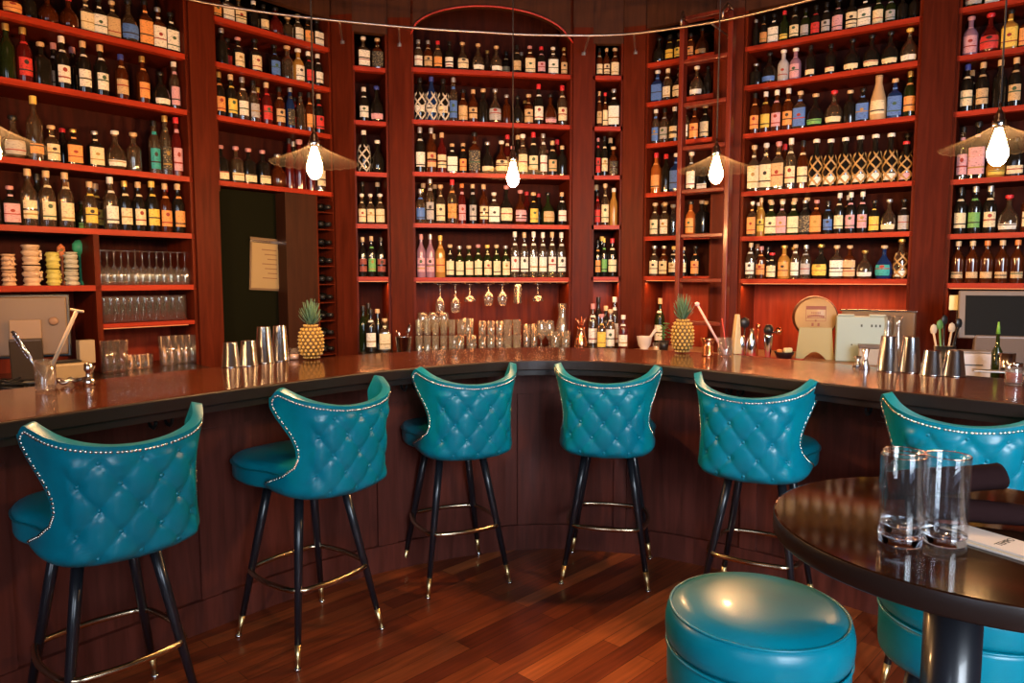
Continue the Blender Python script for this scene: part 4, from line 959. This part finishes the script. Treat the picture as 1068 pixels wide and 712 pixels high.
# pineapples
def pine_mat():
    m = mat('pineapple_skin', (.42, .22, .04), .5); b = m.node_tree.nodes['Principled BSDF']
    return m
pm_d = mat('pineapple_groove', (.10, .055, .015), .7); pm_e = mat('pineapple_eye', (.45, .26, .04), .5); lf = mat('pineapple_leaf', (.10, .20, .12), .5); pm_t = mat('pineapple_tip', (.62, .50, .24), .6)
def pineapple():
    e = empty('pineapple', (0, 0, 0), cat='pineapple', group='pineapples on the bar'); Hh = .180; R0 = .062
    def prof(z):
        u = z/Hh; return R0*math.sqrt(max(.0, 1-abs(2*u-1)**2.9))*(1-.09*u)+.004
    MB().lathe([(0, 0)]+[(prof(Hh*i/24)-.002, Hh*i/24) for i in range(25)]+[(0, Hh)], 36).build('skin', pm_d, e)
    m = MB(); tip = MB()
    for rw in range(10):
        z = .011+rw*.0177
        for i in range(14):
            a = 2*PI*(i+.5*(rw % 2))/14; r = prof(z)-.002; s = .0094*min(1, r/.05+.1)
            N = Vector((math.cos(a), math.sin(a), (z/Hh-.5)*.9)).normalized(); Q = N.to_track_quat('Z', 'Y').to_matrix(); C_ = Vector((r*math.cos(a), r*math.sin(a), z))
            t = MB().lathe([(s*1.0, 0, 1.5), (s*.82, .0028, 1.6), (s*.4, .0042, 2), (0, .0045, 2)], 8, cap=(False, False))
            m.add([Q @ Vector(v)+C_ for v in t.v], t.f, True)
            t = MB().lathe([(.0028, 0), (.002, .004), (0, .007)], 5, cap=(False, False)); tip.add([Q @ Vector(v)+C_+N*.0035 for v in t.v], t.f, True)
    m.build('fruit_eyes', pm_e, e); tip.build('eye_spikes', pm_t, e)
    rnd = random.Random(3)
    for i in range(46):
        u = i/46; a = i*2.39996; L = .068+.030*(u)+rnd.uniform(-.01, .01); lean = 1.15*(1-u)**.9+.05; cur = .5*(1-u)
        P = []; W = .0115*(1-.35*u); z0 = Hh-.008+.040*u; m = MB(); vs = []; K = 7
        for k in range(K+1):
            t = k/K; ang = lean-cur*t*1.2; 
            P.append((sum([math.sin(max(.0, lean-cur*(q+.5)/K*1.2))*L/K for q in range(k)]), sum([math.cos(max(0, lean-cur*(q+.5)/K*1.2))*L/K for q in range(k)])))
        for k, (rr, zz) in enumerate(P):
            t = k/K; w_ = W*(1-t**1.6)*(.75+.5*min(1, t*3))*.8+.0004; rad = Vector((math.cos(a), math.sin(a), 0)); tg = Vector((-math.sin(a), math.cos(a), 0)); c_ = rad*(.010+rr)+Vector((0, 0, z0+zz))
            vs += [c_-tg*w_, c_+rad*-.0025, c_+tg*w_, c_+rad*.0002]
        fs = []
        for k in range(K):
            for j in range(4): q = (j+1) % 4; fs.append((4*k+j, 4*k+q, 4*k+4+q, 4*k+4+j))
        m.add(vs, fs, True); m.build('crown_leaf', lf, e)
    return e
X, Y = bar_at(325, 374.5); pa = pineapple(); pa.location = (X, Y, BZ+.001); pa['label'] = 'whole pineapple with green crown beside the left shaker tins'
f1 = (z_at(312, Y)-1.07)/.305; pa.scale = (f1*.95, f1*.95, f1)
X, Y = bar_at(711.5, 368); pb = copy_tree(pa, (X, Y, BZ+.001), 1.1, 'whole pineapple with green crown in front of the library ladder'); f1 = (z_at(307, Y)-1.07)/.305; pb.scale = (f1*.88, f1*.88, f1)
# candle glasses
def candle(x, y, r, h, label, mt):
    X, Y = bar_at(x, y); e = empty('candle_holder', (X, Y, BZ), label=label, cat='candle holder'); MB().lathe(cup([(r*.8, 0), (r*.85, .004), (r, h)], .003), 24).build('glass_cup', mt, e)
    MB().lathe([(0, .005), (r*.75, .005), (r*.78, h*.45), (0, h*.45)], 20).build('wax', mat('wax', (.75, .45, .28), .5), e)
candle(307, 375, .028, .06, 'small glass candle holder between tall tins and left pineapple', M['tglass'])
X, Y = bar_at(738, 371); e = empty('cocktail_cup', (X, Y, BZ), label='copper footed cup right of the pineapple by the ladder', cat='cup')
MB().lathe([(0, 0), (.031, 0), (.031, .008), (.027, .012), (.029, .05), (.022, .055), (.036, .085), (.038, .095), (.035, .095), (.022, .06), (0, .058)], 28).build('cup_body', M['copper'], e)
# tool glasses
def tool_glass(x, y, r, h, label):
    X, Y = bar_at(x, y); e = empty('tool_glass', (X, Y, BZ), label=label, cat='glass'); MB().lathe(cup([(r*.9, 0), (r*.93, .012), (r, h)], .003), 28).build('glass_body', M['tglass'], e); return X, Y
def rod(name, p0, p1, r, mt, label, cat, head=None):
    e = empty(name, p0, label=label, cat=cat); d = Vector(p1)-Vector(p0); MB().tube([(0, 0, 0), tuple(d)], r, 10).build('shaft', mt, e)
    if head: head(e, d)
    return e
X, Y = tool_glass(48, 408, .036, .115, 'clear glass of bar tools on the far left bar')
def at(x, y, Yd):
    z = z_at(y, Yd); return ((x-534)/FPX*(Yd*ct-(z-CAM_H)*st), Yd, z)
wd = mat('pale_wood', (.55, .42, .28), .5)
def thead(e, d):
    u = d.normalized(); m = MB(); m.tube([tuple(d+Vector((-.022, 0, .006))), tuple(d), tuple(d+Vector((.024, 0, -.003)))], .005, 8); m.build('forked_end', wd, e)
rod('cocktail_muddler', (X-.012, Y, BZ+.014), at(80, 324, Y), .0068, wd, 'long pale wooden stirring stick with forked end leaning right in the left tool glass', 'muddler', thead)
def spiral(e, d):
    m = MB(); P = []
    for i in range(60): t = .52+.46*i/59; c_ = d*t; P.append((c_.x+.008*math.cos(i*.9), c_.y, c_.z+.008*math.sin(i*.9)))
    m.tube(P, .0028, 5); m.build('twisted_handle', M['steel'], e)
rod('bar_spoon', (X+.006, Y+.008, BZ+.014), at(13, 346, Y+.02), .0045, M['steel'], 'steel bar spoon with twisted handle leaning left in the left tool glass', 'bar spoon', spiral)
X, Y = bar_at(78, 402); e = empty('bar_strainer', (X, Y, BZ), label='cluster of chrome strainer and peeler lying right of the left tool glass', cat='strainer')
MB().tube([(.035*math.cos(2*PI*i/30)-.03, .035*math.sin(2*PI*i/30), .018+.006*math.sin(i)) for i in range(30)], .006, 6, closed=True).build('coil', M['chrome'], e)
MB().tube([(.01, 0, .02), (.05, .01, .03), (.07, .01, .075)], .007, 8).build('handle', M['chrome'], e)
MB().lathe([(0, 0), (.02, 0), (.022, .02), (.01, .03), (.009, .05), (.016, .06), (.014, .085), (0, .09)], 16, c=(.055, 0, 0)).build('measure_cup', M['chrome'], e)
X, Y = tool_glass(756, 372, .040, .10, 'clear cup of straws and stirrers right of the copper cup')
def knob(e, d):
    MB().lathe([(0, -.012), (.012, -.008), (.013, .006), (0, .012)], 12, c=tuple(d)).build('knob', mat('pink_plastic', (.78, .50, .45), .4), e)
rod('stirrer', (X, Y, BZ+.014), at(727, 317, Y+.02), .006, mat('pink_stick', (.72, .40, .36), .4), 'long pink stick with knob leaning left out of the cup of stirrers', 'stirrer', knob)
rod('stirrer', (X+.012, Y, BZ+.014), at(753, 332, Y), .003, mat('red_straw', (.5, .05, .04), .4), 'short thin red straw standing in the cup of stirrers', 'straw')
X, Y = bar_at(764, 370); e = empty('napkin_caddy', (X+.03, Y+.05, BZ), .3, label='tall cream pointed caddy standing beside the cup of stirrers', cat='caddy')
MB().add([(-.022, -.02, 0), (.028, -.02, 0), (.028, .02, 0), (-.022, .02, 0), (-.002, -.014, .215), (.016, -.014, .215), (.016, .014, .215), (-.002, .014, .215)], [(3, 2, 1, 0), (4, 5, 6, 7), (0, 1, 5, 4), (1, 2, 6, 5), (2, 3, 7, 6), (3, 0, 4, 7)]).build('caddy_body', mat('cream_enamel', (.48, .35, .18), .4), e, bevel=.004)
X, Y = bar_at(1057, 401); e = empty('candle_jar', (X, Y, BZ), label='small glass jar with red lettering at the far right of the bar', cat='jar')
MB().lathe(cup([(.028, 0), (.030, .01), (.030, .060), (.026, .072)], .003), 28).build('glass_body', M['tglass'], e)
MB().lathe([(0, .01), (.026, .01), (.026, .045), (0, .045)], 24).build('contents', mat('red_contents', (.30, .05, .03), .5), e)
MB().lathe([(0, .072), (.027, .072), (.028, .084), (0, .086)], 24).build('lid', M['chrome'], e)

# ---------------------------------------------------------------- things on the back counters
def cpos(x, y): return on_plane(x, y, CZ)
def thing_at(name, x, Yd, z, label, cat, rz=0): 
    return empty(name, ((x-534)/FPX*(Yd*ct-(z-CAM_H)*st), Yd, z+.0006), rz, label=label, cat=cat)
# register, left (seen from behind)
aA = math.atan2(G['A'][2].y, G['A'][2].x)
e = thing_at('register_monitor', 30, 3.62, CZ, 'tan backed register monitor on stand behind the left tool glass', 'monitor', aA-.35)
bk = mat('beige_plastic', (.15, .095, .055), .45)
MB().box((0, .035, .285), (.36, .03, .30), Matrix.Rotation(-.12, 3, 'X')).build('screen_back', bk, e, bevel=.008)
MB().box((0, .055, .285), (.385, .02, .325), Matrix.Rotation(-.12, 3, 'X')).build('bezel', M['black'], e, bevel=.006)
MB().box((.0, -.02, .12), (.14, .03, .22), Matrix.Rotation(.25, 3, 'X')).build('stand', mat('dark_grey_plastic', (.05, .035, .025), .4), e, bevel=.006)
MB().box((.0, -.005, .27), (.135, .02, .10)).build('mount_plate', mat('tan_plastic', (.30, .20, .12), .4), e, bevel=.004)
MB().box((.0, 0, .01), (.26, .20, .02)).build('base', M['black'], e, bevel=.006)
MB().lathe([(.022, 0), (.02, .003), (0, .003)], 20).build('emblem', mat('brown_print', (.26, .15, .09), .5), e).matrix_local = Matrix.Translation((.12, .012, .31)) @ Matrix.Rotation(PI/2-.12, 4, 'X')
e = thing_at('receipt_printer', 68, 3.50, CZ, 'small cream printer box right of the register monitor stand', 'printer', aA)
MB().box((0, 0, .06), (.20, .16, .12)).build('housing', mat('cream_plastic', (.30, .22, .12), .4), e, bevel=.01); MB().box((0, -.02, .125), (.12, .08, .008)).build('lid', M['black'], e)
e = thing_at('power_strip', 91, 3.72, CZ, 'cream switch plate box beside the left glass shelves', 'switch box', aA)
MB().box((0, 0, .15), (.075, .05, .12)).build('plate', mat('ivory', (.34, .26, .16), .4), e, bevel=.004); MB().box((0, 0, .045), (.05, .04, .088)).build('foot', M['black'], e)
cb = MB()
for i in range(4): cb.tube([(.02*math.cos(t*.5+i)*3*(1-.2*i), .02*math.sin(t*.6+i)*2, .012+.012*i+.006*math.sin(t)) for t in range(14)], .004, 6)
o = cb.build('cable_bundle', M['black']); v = thing_at('x', 12, 3.40, CZ, None, None); o.location = v.location; bpy.data.objects.remove(v); tag(o, 'tangled black cables on the counter left of the tool glass', 'cable')
# ice bucket
v = on_bay('C', 421, 1.0, -.30); e = empty('ice_bucket', (v.x, v.y, CZ), label='steel ice bucket with tongs before the pilaster left of the middle bay', cat='ice bucket')
MB().lathe(cup([(.043, 0), (.046, .005), (.056, .12), (.059, .124)], .002), 30).build('bucket', M['steel'], e)
MB().tube([(.01, 0, .03), (.035, -.01, .15), (.05, -.01, .20), (.045, -.01, .21), (.02, 0, .15)], .005, 6).build('tongs', M['chrome'], e)
MB().tube([(-.02, 0, .05), (-.03, -.01, .15), (-.05, -.01, .16)], .006, 6).build('scoop_handle', M['chrome'], e)
# copper shaker and mortar
v = on_bay('E', 606, 1.0, -.18); e = empty('copper_shaker', (v.x, v.y, CZ), label='copper pineapple-topped decanter before the pilaster right of the middle bay', cat='decanter')
MB().lathe([(0, 0), (.045, 0), (.050, .02), (.044, .07), (.030, .11), (.026, .15), (.032, .17), (0, .17)], 24).build('vessel', M['copper'], e)
m = MB()
for i in range(9): a = i*.7; m.tube([(0, 0, .165), (.02*math.cos(a), .02*math.sin(a), .20), (.045*math.cos(a), .045*math.sin(a), .225+.01*(i % 3))], [.006, .005, .001], 5)
m.build('leafy_top', M['copper'], e)
v = on_bay('F', 672, 1.0, -.22); e = empty('mortar', (v.x, v.y, CZ), label='white stone mortar on pale counter left of the right pineapple', cat='mortar')
wm = mat('white_marble', (.62, .56, .52), .35); MB().lathe(cup([(.036, 0), (.034, .01), (.026, .02), (.046, .05), (.055, .105), (.056, .11)], .008), 28).build('mortar_bowl', wm, e)
e = empty('pestle', (v.x+.005, v.y-.005, CZ+.035), label='white stone pestle leaning right in the mortar', cat='pestle')
MB().tube([(-.012, 0, 0), (.03, 0, .06), (.075, 0, .125)], [.014, .009, .012], 12).build('pestle_body', wm, e)
v = on_bay('F', 684.5, 1.0, -.24); e = empty('candle_holder', (v.x, v.y, CZ), label='small glass candle holder right of the white mortar', cat='candle holder'); MB().lathe(cup([(.022, 0), (.026, .07)], .003), 20).build('glass_cup', M['tglass'], e); MB().lathe([(0, .003), (.018, .003), (.018, .04), (0, .04)], 16).build('wax', mat('candle_wax', (.8, .6, .4), .5), e)
v = on_bay('F', 692, 1.0, -.14); e = empty('potted_herb', (v.x, v.y, CZ), label='small green herb sprigs in dark pot beside the mortar', cat='plant')
MB().lathe(cup([(.03, 0), (.04, .08)], .004), 20).build('pot', M['black'], e); m = MB(); rnd = random.Random(5)
for i in range(40):
    a = rnd.uniform(0, 6.28); r = rnd.uniform(0, .045); z = .10+rnd.uniform(0, .11); x_, y_ = r*math.cos(a), r*math.sin(a); m.lathe([(0, -.003), (.012, 0), (0, .006)], 6, c=(x_, y_, z))
m.tube([(0, 0, .04), (0, 0, .18)], .004, 5); m.build('leaves', mat('herb_leaf', (.06, .16, .04), .5), e, kind='stuff')
# mat, tins, squeezer, bowl
v = on_bay('H', 800, 1.0, -.28); e = empty('bar_mat', (v.x, v.y, CZ), math.atan2(G['H'][2].y, G['H'][2].x), label='red bar mat under the small shakers on the right counter', cat='bar mat')
MB().box((0, 0, .004), (.44, .15, .008)).build('mat_body', mat('red_rubber', (.35, .02, .02), .5), e, bevel=.002)
def ctin(x, b, h, r, pr, label, cat='shaker tin'):
    v = on_bay('H', x, 1.0, b); e = empty('cocktail_shaker', (v.x, v.y, CZ+.009), label=label, cat=cat)
    MB().lathe([(0, 0)]+[(r*a, h*c) for a, c in pr]+[(0, h)], 24).build('shaker_body', M['steel'], e); return e
ctin(772.5, -.26, .135, .030, [(.9, 0), (1, .03), (1, .95), (.9, .99)], 'straight steel tin at left end of the red bar mat')
ctin(783.5, -.27, .19, .034, [(.9, 0), (1, .03), (.95, .45), (.7, .72), (.4, .8), (.4, .97)], 'cobbler shaker, second on the red bar mat from left')
e = ctin(801, -.27, .16, .030, [(.5, 0), (.6, .03), (1, .85), (1, .98)], 'conical steel strainer cup with dark top on the red bar mat')
MB().lathe([(0, .162), (.03, .162), (.032, .19), (.02, .215), (0, .22)], 20).build('dark_lid', M['black'], e)
MB().lathe([(.001, 0), (.018, .003), (.020, .02), (.019, .05)], 16, c=(.062, -.01, .150)).build('measuring_cup', M['copper'], e)
MB().tube([(.03, 0, .17), (.06, -.01, .165)], .006, 6).build('handle', M['chrome'], e)
v = on_bay('H', 776, 1.0, -.10); e = empty('spoon_holder', (v.x, v.y, CZ), label='dark round-headed utensil standing behind the small steel tins', cat='utensil')
MB().tube([(0, 0, 0), (0, 0, .2)], .006, 6).build('shaft', M['black'], e); MB().lathe([(0, .18), (.03, .20), (.036, .225), (.028, .25), (0, .262)], 20, sy=.4).build('head', M['black'], e); MB().lathe([(0, 0), (.035, 0), (.035, .01), (0, .012)], 16).build('foot', M['black'], e)
v = on_bay('H', 790, 1.0, -.12); e = empty('utensil', (v.x, v.y, CZ), label='thin copper utensil standing between cobbler shaker and strainer cup', cat='utensil')
MB().tube([(0, 0, 0), (0, 0, .19)], .006, 6).build('shaft', M['copper'], e); MB().lathe([(0, .18), (.016, .19), (.014, .215), (0, .22)], 12).build('head', M['copper'], e)
v = on_bay('H', 818, 1.0, -.24); e = empty('garnish_bowl', (v.x, v.y, CZ+.001), label='low black garnish bowl left of the round wooden plaque', cat='bowl')
MB().lathe(cup([(.04, 0), (.062, .045), (.064, .05)], .004), 24).build('bowl_body', M['black'], e); MB().box((.015, -.02, .062), (.055, .03, .03), Matrix.Rotation(.2, 3, 'Z')).build('lime_wedge', mat('pale_lime', (.65, .62, .35), .5), e, bevel=.008)
MB().box((-.03, 0, .055), (.03, .03, .02), Matrix.Rotation(.7, 3, 'Z')).build('garnish', mat('orange_peel', (.6, .2, .05), .5), e, bevel=.006)
# barrel
aH = math.atan2(G['H'][2].y, G['H'][2].x)
Yb = cpos(848, 371.5)[1]; Yb = 4.72
e = thing_at('barrel_dispenser', 849, Yb, CZ, 'small round barrel with pale wooden face on cream stand', 'barrel', -.33)
br = z_at(309, Yb)-z_at(352, Yb); br /= 2.12; zc = z_at(331, Yb)-CZ
def ylathe(pr, c, seg=40):
    m = MB().lathe(pr, seg); m.v = [(v[0]+c[0], -v[2]+c[1], v[1]+c[2]) for v in m.v]; return m
pale = wood('pale_maple', (.34, .22, .10), (.42, .28, .14), .4, (3, 3, 3), coat=.1)
ylathe([(0, -.20), (br*.92, -.20), (br*1.10, -.10), (br*1.10, -.05), (br*.98, .0), (0, .0)], (0, 0, zc)).build('barrel_body', wood('dark_oak', (.06, .022, .012), (.10, .035, .018), .4), e)
ylathe([(br, .0005), (br, .014), (br*.97, .018), (0, .018)], (0, 0, zc), 48).build('face', pale, e)
for y_ in (-.16, -.04): ylathe([(br*1.06, y_-.008), (br*1.07, y_-.008), (br*1.07, y_+.008), (br*1.06, y_+.008)], (0, 0, zc)).build('hoop', M['black'], e)
W_ = 37/FPX*Yb; hs = zc-br*.86; m = MB(); N = 16; P = [(-W_/2, 0)]+[(-W_*.30+W_*.60*i/N, .30*hs*math.sin(PI*i/N)) for i in range(N+1)]+[(W_/2, 0), (W_*.42, hs+.045), (-W_*.42, hs+.045)]
n_ = len(P); m.add([(x, -.022, z) for x, z in P]+[(x, -.040, z) for x, z in P], [tuple(range(n_)), tuple(range(n_, 2*n_))[::-1]]+[(i, (i+1) % n_, n_+(i+1) % n_, n_+i) for i in range(n_)])
m.build('stand', mat('cream_painted_wood', (.32, .28, .13), .5), e)
ink = mat('burnt_ink', (.22, .07, .04), .6)
m = MB(); s = br
m.box((0, -.0185, zc+.50*s), (.95*s, .002, .18*s)); m.box((0, -.0185, zc-.02*s), (.95*s, .0015, .02*s)); m.box((-.47*s, -.0185, zc+.2*s), (.02*s, .0015, .75*s)); m.box((.47*s, -.0185, zc+.2*s), (.02*s, .0015, .75*s)); m.box((0, -.0185, zc-.18*s), (.95*s, .0015, .02*s))
m.build('printed_frame', ink, e)
def text(body, size, loc, rot, mt, parent, name='lettering', ext=.0006):
    c = bpy.data.curves.new(name, 'FONT'); c.body = body; c.size = size; c.extrude = ext; c.align_x = 'CENTER'; c.align_y = 'CENTER'
    o = bpy.data.objects.new(name, c); COL.objects.link(o); o.parent = parent; o.location = loc; o.rotation_euler = rot; c.materials.append(mt)
    me = bpy.data.meshes.new_from_object(o.evaluated_get(bpy.context.evaluated_depsgraph_get())); o2 = bpy.data.objects.new(name, me); COL.objects.link(o2); o2.parent = parent; o2.location = loc; o2.rotation_euler = rot; bpy.data.objects.remove(o); return o2
text('Blanton', .24*s, (0, -.0192, zc+.22*s), (PI/2, 0, 0), ink, e) if False else None
m = MB()
for i in range(9): m.box(((-.36+.09*i)*s, -.0188, zc+(.05+.05*math.sin(i/8*PI))*s), (.07*s, .002, .12*s))
for i in range(6): m.box(((-.2+.08*i)*s, -.0188, zc+.24*s), (.05*s, .002, .07*s))
for x_ in (-.14, .14): m.box((x_*s, -.0188, zc-.36*s), (.10*s, .002, .16*s))
m.box((0, -.0188, zc-.16*s), (.08*s, .002, .1*s))
m.build('printed_emblem', ink, e)
# white box machine
Yw = 4.52
e = thing_at('white_box', 897, Yw, CZ, 'white square machine behind the jigger, right of the barrel', 'machine', aH+.22)
Wb = 50/FPX*Yw*.96; hb = z_at(330, Yw)-CZ
wp = mat('white_enamel', (.30, .38, .35), .4); MB().box((0, .07, hb/2), (Wb, .14, hb)).build('housing', wp, e, bevel=.008)
for s in (-.5, .5): MB().box((s*.62*Wb, .03, hb+.006), (.32*Wb, .06, .012)).build('top_lug', wp, e, bevel=.003)
m = MB()
for x_ in (.00, .20, .28, .36): m.box((x_*Wb, -.001, hb*.80), (.035*Wb, .003, .055*hb))
m.box((-.18*Wb, -.001, hb*.38), (.03*Wb, .003, .03*hb)); m.build('faint_marks', mat('grey_print', (.05, .06, .05), .5), e)
e = thing_at('receipt_printer', 909, 4.36, CZ, 'small white printer with dark slotted top before the white machine', 'printer', aH+.2)
MB().box((0, .04, .05), (.145, .09, .10)).build('housing', mat('white_plastic', (.32, .29, .25), .4), e, bevel=.006); MB().box((0, .04, .112), (.150, .095, .022)).build('slotted_top', mat('brown_plastic', (.10, .07, .05), .4), e, bevel=.003)
# equipment ledge behind white box
v = on_bay('H', 897, 1.3, .05); e = empty('drinks_machine', (v.x, v.y, CZ), aH, label='beige flat-topped machine standing against the wall behind the white machine', cat='machine')
MB().box((.12, -.02, .16), (.42, .20, .32)).build('housing', bk, e, bevel=.01); MB().box((.12, -.02, .325), (.44, .21, .012)).build('top_plate', M['chrome'], e, bevel=.003)
# utensil holder
e = thing_at('utensil_holder', 984, 4.02, CZ, 'dark utensil holder behind the right shaker tins', 'utensil holder')
MB().lathe(cup([(.05, 0), (.055, .15)], .004), 24).build('holder', M['black'], e)
Lc = [('wooden spoon', wd, -.03, -.05, .27), ('wooden fork', wd, .01, .035, .28), ('black tongs', M['black'], .02, .07, .31), ('black spatula', M['black'], -.01, .0, .33), ('green handled knife', mat('green_plastic', (.08, .20, .05), .4), -.02, -.02, .30)]
for nm, mt, x0, x1, h in Lc:
    u = empty('utensil', (e.location.x+x0*.6, e.location.y, CZ+.012), label='%s standing in the dark utensil holder at the right' % nm, cat='utensil')
    MB().tube([(0, 0, 0), (x1-x0*.2, .01, h*.8)], .006, 7).build('handle', mt, u); MB().lathe([(0, -.03), (.016, -.02), (.02, 0), (.015, .02), (0, .03)], 12, c=(x1-x0*.2, .01, h*.86), sy=.35).build('head', mt, u)
# register right
e = thing_at('register_monitor', 1046, 3.98, CZ, 'wide dark register screen in tan bezel at the far right', 'monitor', -.42)
Rm = Matrix.Rotation(-.16, 3, 'X')
MB().box((0, 0, .325), (.46, .035, .27), Rm).build('bezel', mat('taupe_plastic', (.15, .11, .085), .5), e, bevel=.006)
MB().box((.012, -.017, .322), (.42, .006, .225), Rm).build('screen', mat('dark_screen', (.012, .013, .014), .6, spec=.03), e)
MB().box((0, .0, .13), (.30, .06, .18), Matrix.Rotation(.25, 3, 'X')).build('stand', mat('grey_stand', (.16, .12, .10), .4), e, bevel=.01)
MB().box((0, .02, .012), (.34, .24, .022)).build('base', M['black'], e, bevel=.006)
p_ = thing_at('sticky_note', 999, 4.12, 1.34, 'cream sticky note hanging at the left edge of the right register screen', 'note', -.42)
MB().box((0, 0, 0), (.085, .004, .085)).build('paper', mat('yellow_note', (.70, .62, .30), .6), p_)
MB().tube([(0, .004, -.04), (0, .02, -.3), (0, .05, 1.34*0-.389)], .004, 6).build('clip_stem', M['black'], p_)
e = thing_at('card_printer', 1014, 3.80, CZ, 'pale grey receipt printer below the right register screen', 'printer', -.3)
MB().box((0, .06, .065), (.19, .12, .13)).build('housing', mat('grey_white_plastic', (.50, .46, .46), .4), e, bevel=.006); MB().box((-.01, -.0015, .07), (.11, .004, .005)).build('paper_slot', M['black'], e); MB().box((0, .06, .137), (.18, .11, .01)).build('top_lid', mat('mid_grey_plastic', (.25, .22, .21), .4), e, bevel=.003)
X, Y = on_plane(1036, 399, 1.07); e = empty('serving_tray', (2.13, 3.10, BZ), -.45, label='thin pale tray lying on the bar before the right register', cat='tray')
MB().box((0, 0, .005), (.22, .05, .01)).build('tray_body', mat('pale_steel', (.55, .48, .42), .3, 1), e, bevel=.003)
e = thing_at('syrup_bottle', 1038, 3.62, CZ, 'slim green-capped tube bottle before the right register', 'bottle')
MB().lathe([(0, 0), (.022, 0), (.024, .01), (.024, .16), (.01, .19), (.008, .25), (0, .252)], 20).build('bottle_body', GL['g'], e); MB().lathe([(0, .25), (.01, .25), (.004, .31), (0, .31)], 12).build('spout', mat('lime_spout', (.15, .35, .05), .4), e)
e = thing_at('steel_cup', 1049, 3.55, CZ, 'steel cup right of the green tube bottle at the far right', 'cup')
MB().lathe(cup([(.03, 0), (.036, .16)], .003), 24).build('cup_body', M['chrome'], e)

# ---------------------------------------------------------------- on the high table
def water_glass(x, y, label, sc=1, dz=0):
    X, Y = on_plane(x, y, TZ); e = empty('water_glass', (X, Y, TZ+.0006), label=label, cat='glass', group='empty glasses on the high table'); h = .150
    pr = [(0, 0), (.0315, 0), (.0335, .003), (.0345, .012), (.0345, h-.002), (.0340, h), (.0325, h-.002), (.0322, .03), (.030, .020), (.0, .018)]
    MB().lathe([(0, 0), (.0315, 0), (.0335, .003), (.0345, .014), (.033, .0185), (0, .0185)], 48).build('thick_base', M['glass'], e); MB().lathe([(.0345, .0142), (.0345, h-.002), (.0340, h), (.0325, h-.002), (.0322, .03), (.030, .019)], 48, cap=(False, False)).build('glass_body', M['tumblerg'], e); MB().tube([(.0334*math.cos(2*PI*i/48), .0334*math.sin(2*PI*i/48), h) for i in range(48)], .0009, 6, closed=True).build('rim', mat('coppery_rim', (.75, .52, .42), .2, 1), e); e.scale = (sc, sc, sc); e.location.z += dz; return X, Y
water_glass(938.5, 566, 'empty clear highball glass, front left on the dark table')
water_glass(984.5, 566, 'empty clear highball glass, right one on the dark table')
X, Y = on_plane(940, 543, TZ); 
water_glass(938.5, 566, 'smaller clear glass nested inside the front left glass on the table', .92, .0195)
nap = mat('dark_napkin', (.018, .008, .008), 1, spec=.02)
def roll(p0, p1, r, label):
    d = (Vector(p1)-Vector(p0)); L = d.length; e = empty('napkin_roll', p0, label=label, cat='napkin', group='rolled dark napkins on the table'); e.rotation_euler = d.to_track_quat('Z', 'Y').to_euler()
    pr = []
    for i in range(25): t = i/24; pr.append((r*(.86+.14*math.sin(PI*min(1, t*1.3+.1)))*(1+.02*math.sin(i*1.9)), L*t))
    m = MB().lathe(pr, 30, sy=.82); m.v = [(v[0]*(1+.03*math.sin(5*math.atan2(v[1], v[0])+v[2]*20)), v[1], v[2]) for v in m.v]; m.build('napkin_cloth', nap, e)
    P = [((r*.78*(1-k/46))*math.cos(k*.42), (r*.64*(1-k/46))*math.sin(k*.42), L+.001) for k in range(44)]
    MB().tube(P, .0022, 5).build('rolled_fold', nap, e)
roll((.735, 1.305, TZ+.025), (1.01, 1.215, TZ+.025), .025, 'lower rolled dark brown napkin lying flat behind the menu cards')
roll((.72, 1.355, TZ+.046), (.925, 1.335, TZ+.072), .034, 'upper rolled dark brown napkin propped on the lower one')
pap = mat('menu_paper', (.60, .52, .46), .6)
A = Vector(on_plane(967, 556, TZ)); 
for j, (dx, dy, a, lab) in enumerate(((0, -.004, -.10, 'lower folded cream menu card on the dark table'), (.012, .004, -.13, 'upper cream menu card with printed letters lying on the lower card'))):
    e = empty('menu_card', (.823+dx*.4, 1.140+dy, TZ+.0006+j*.0035), a-1.0+.06, label=lab, cat='menu card', group='menu cards on the table')
    MB().box((0.02, 0, .0015), (.25, .070, .003)).build('card', pap, e)
    if j: text('TEMPO', .016, (-.020, .004, .0034), (0, 0, PI/2+.05), mat('black_print', (.02, .02, .02), .6), e, 'printed_letters', .0002)
    else: MB().box((.02, -.028, .0032), (.24, .010, .0003)).build('fold_strip', mat('strip_print', (.62, .48, .30), .6), e)
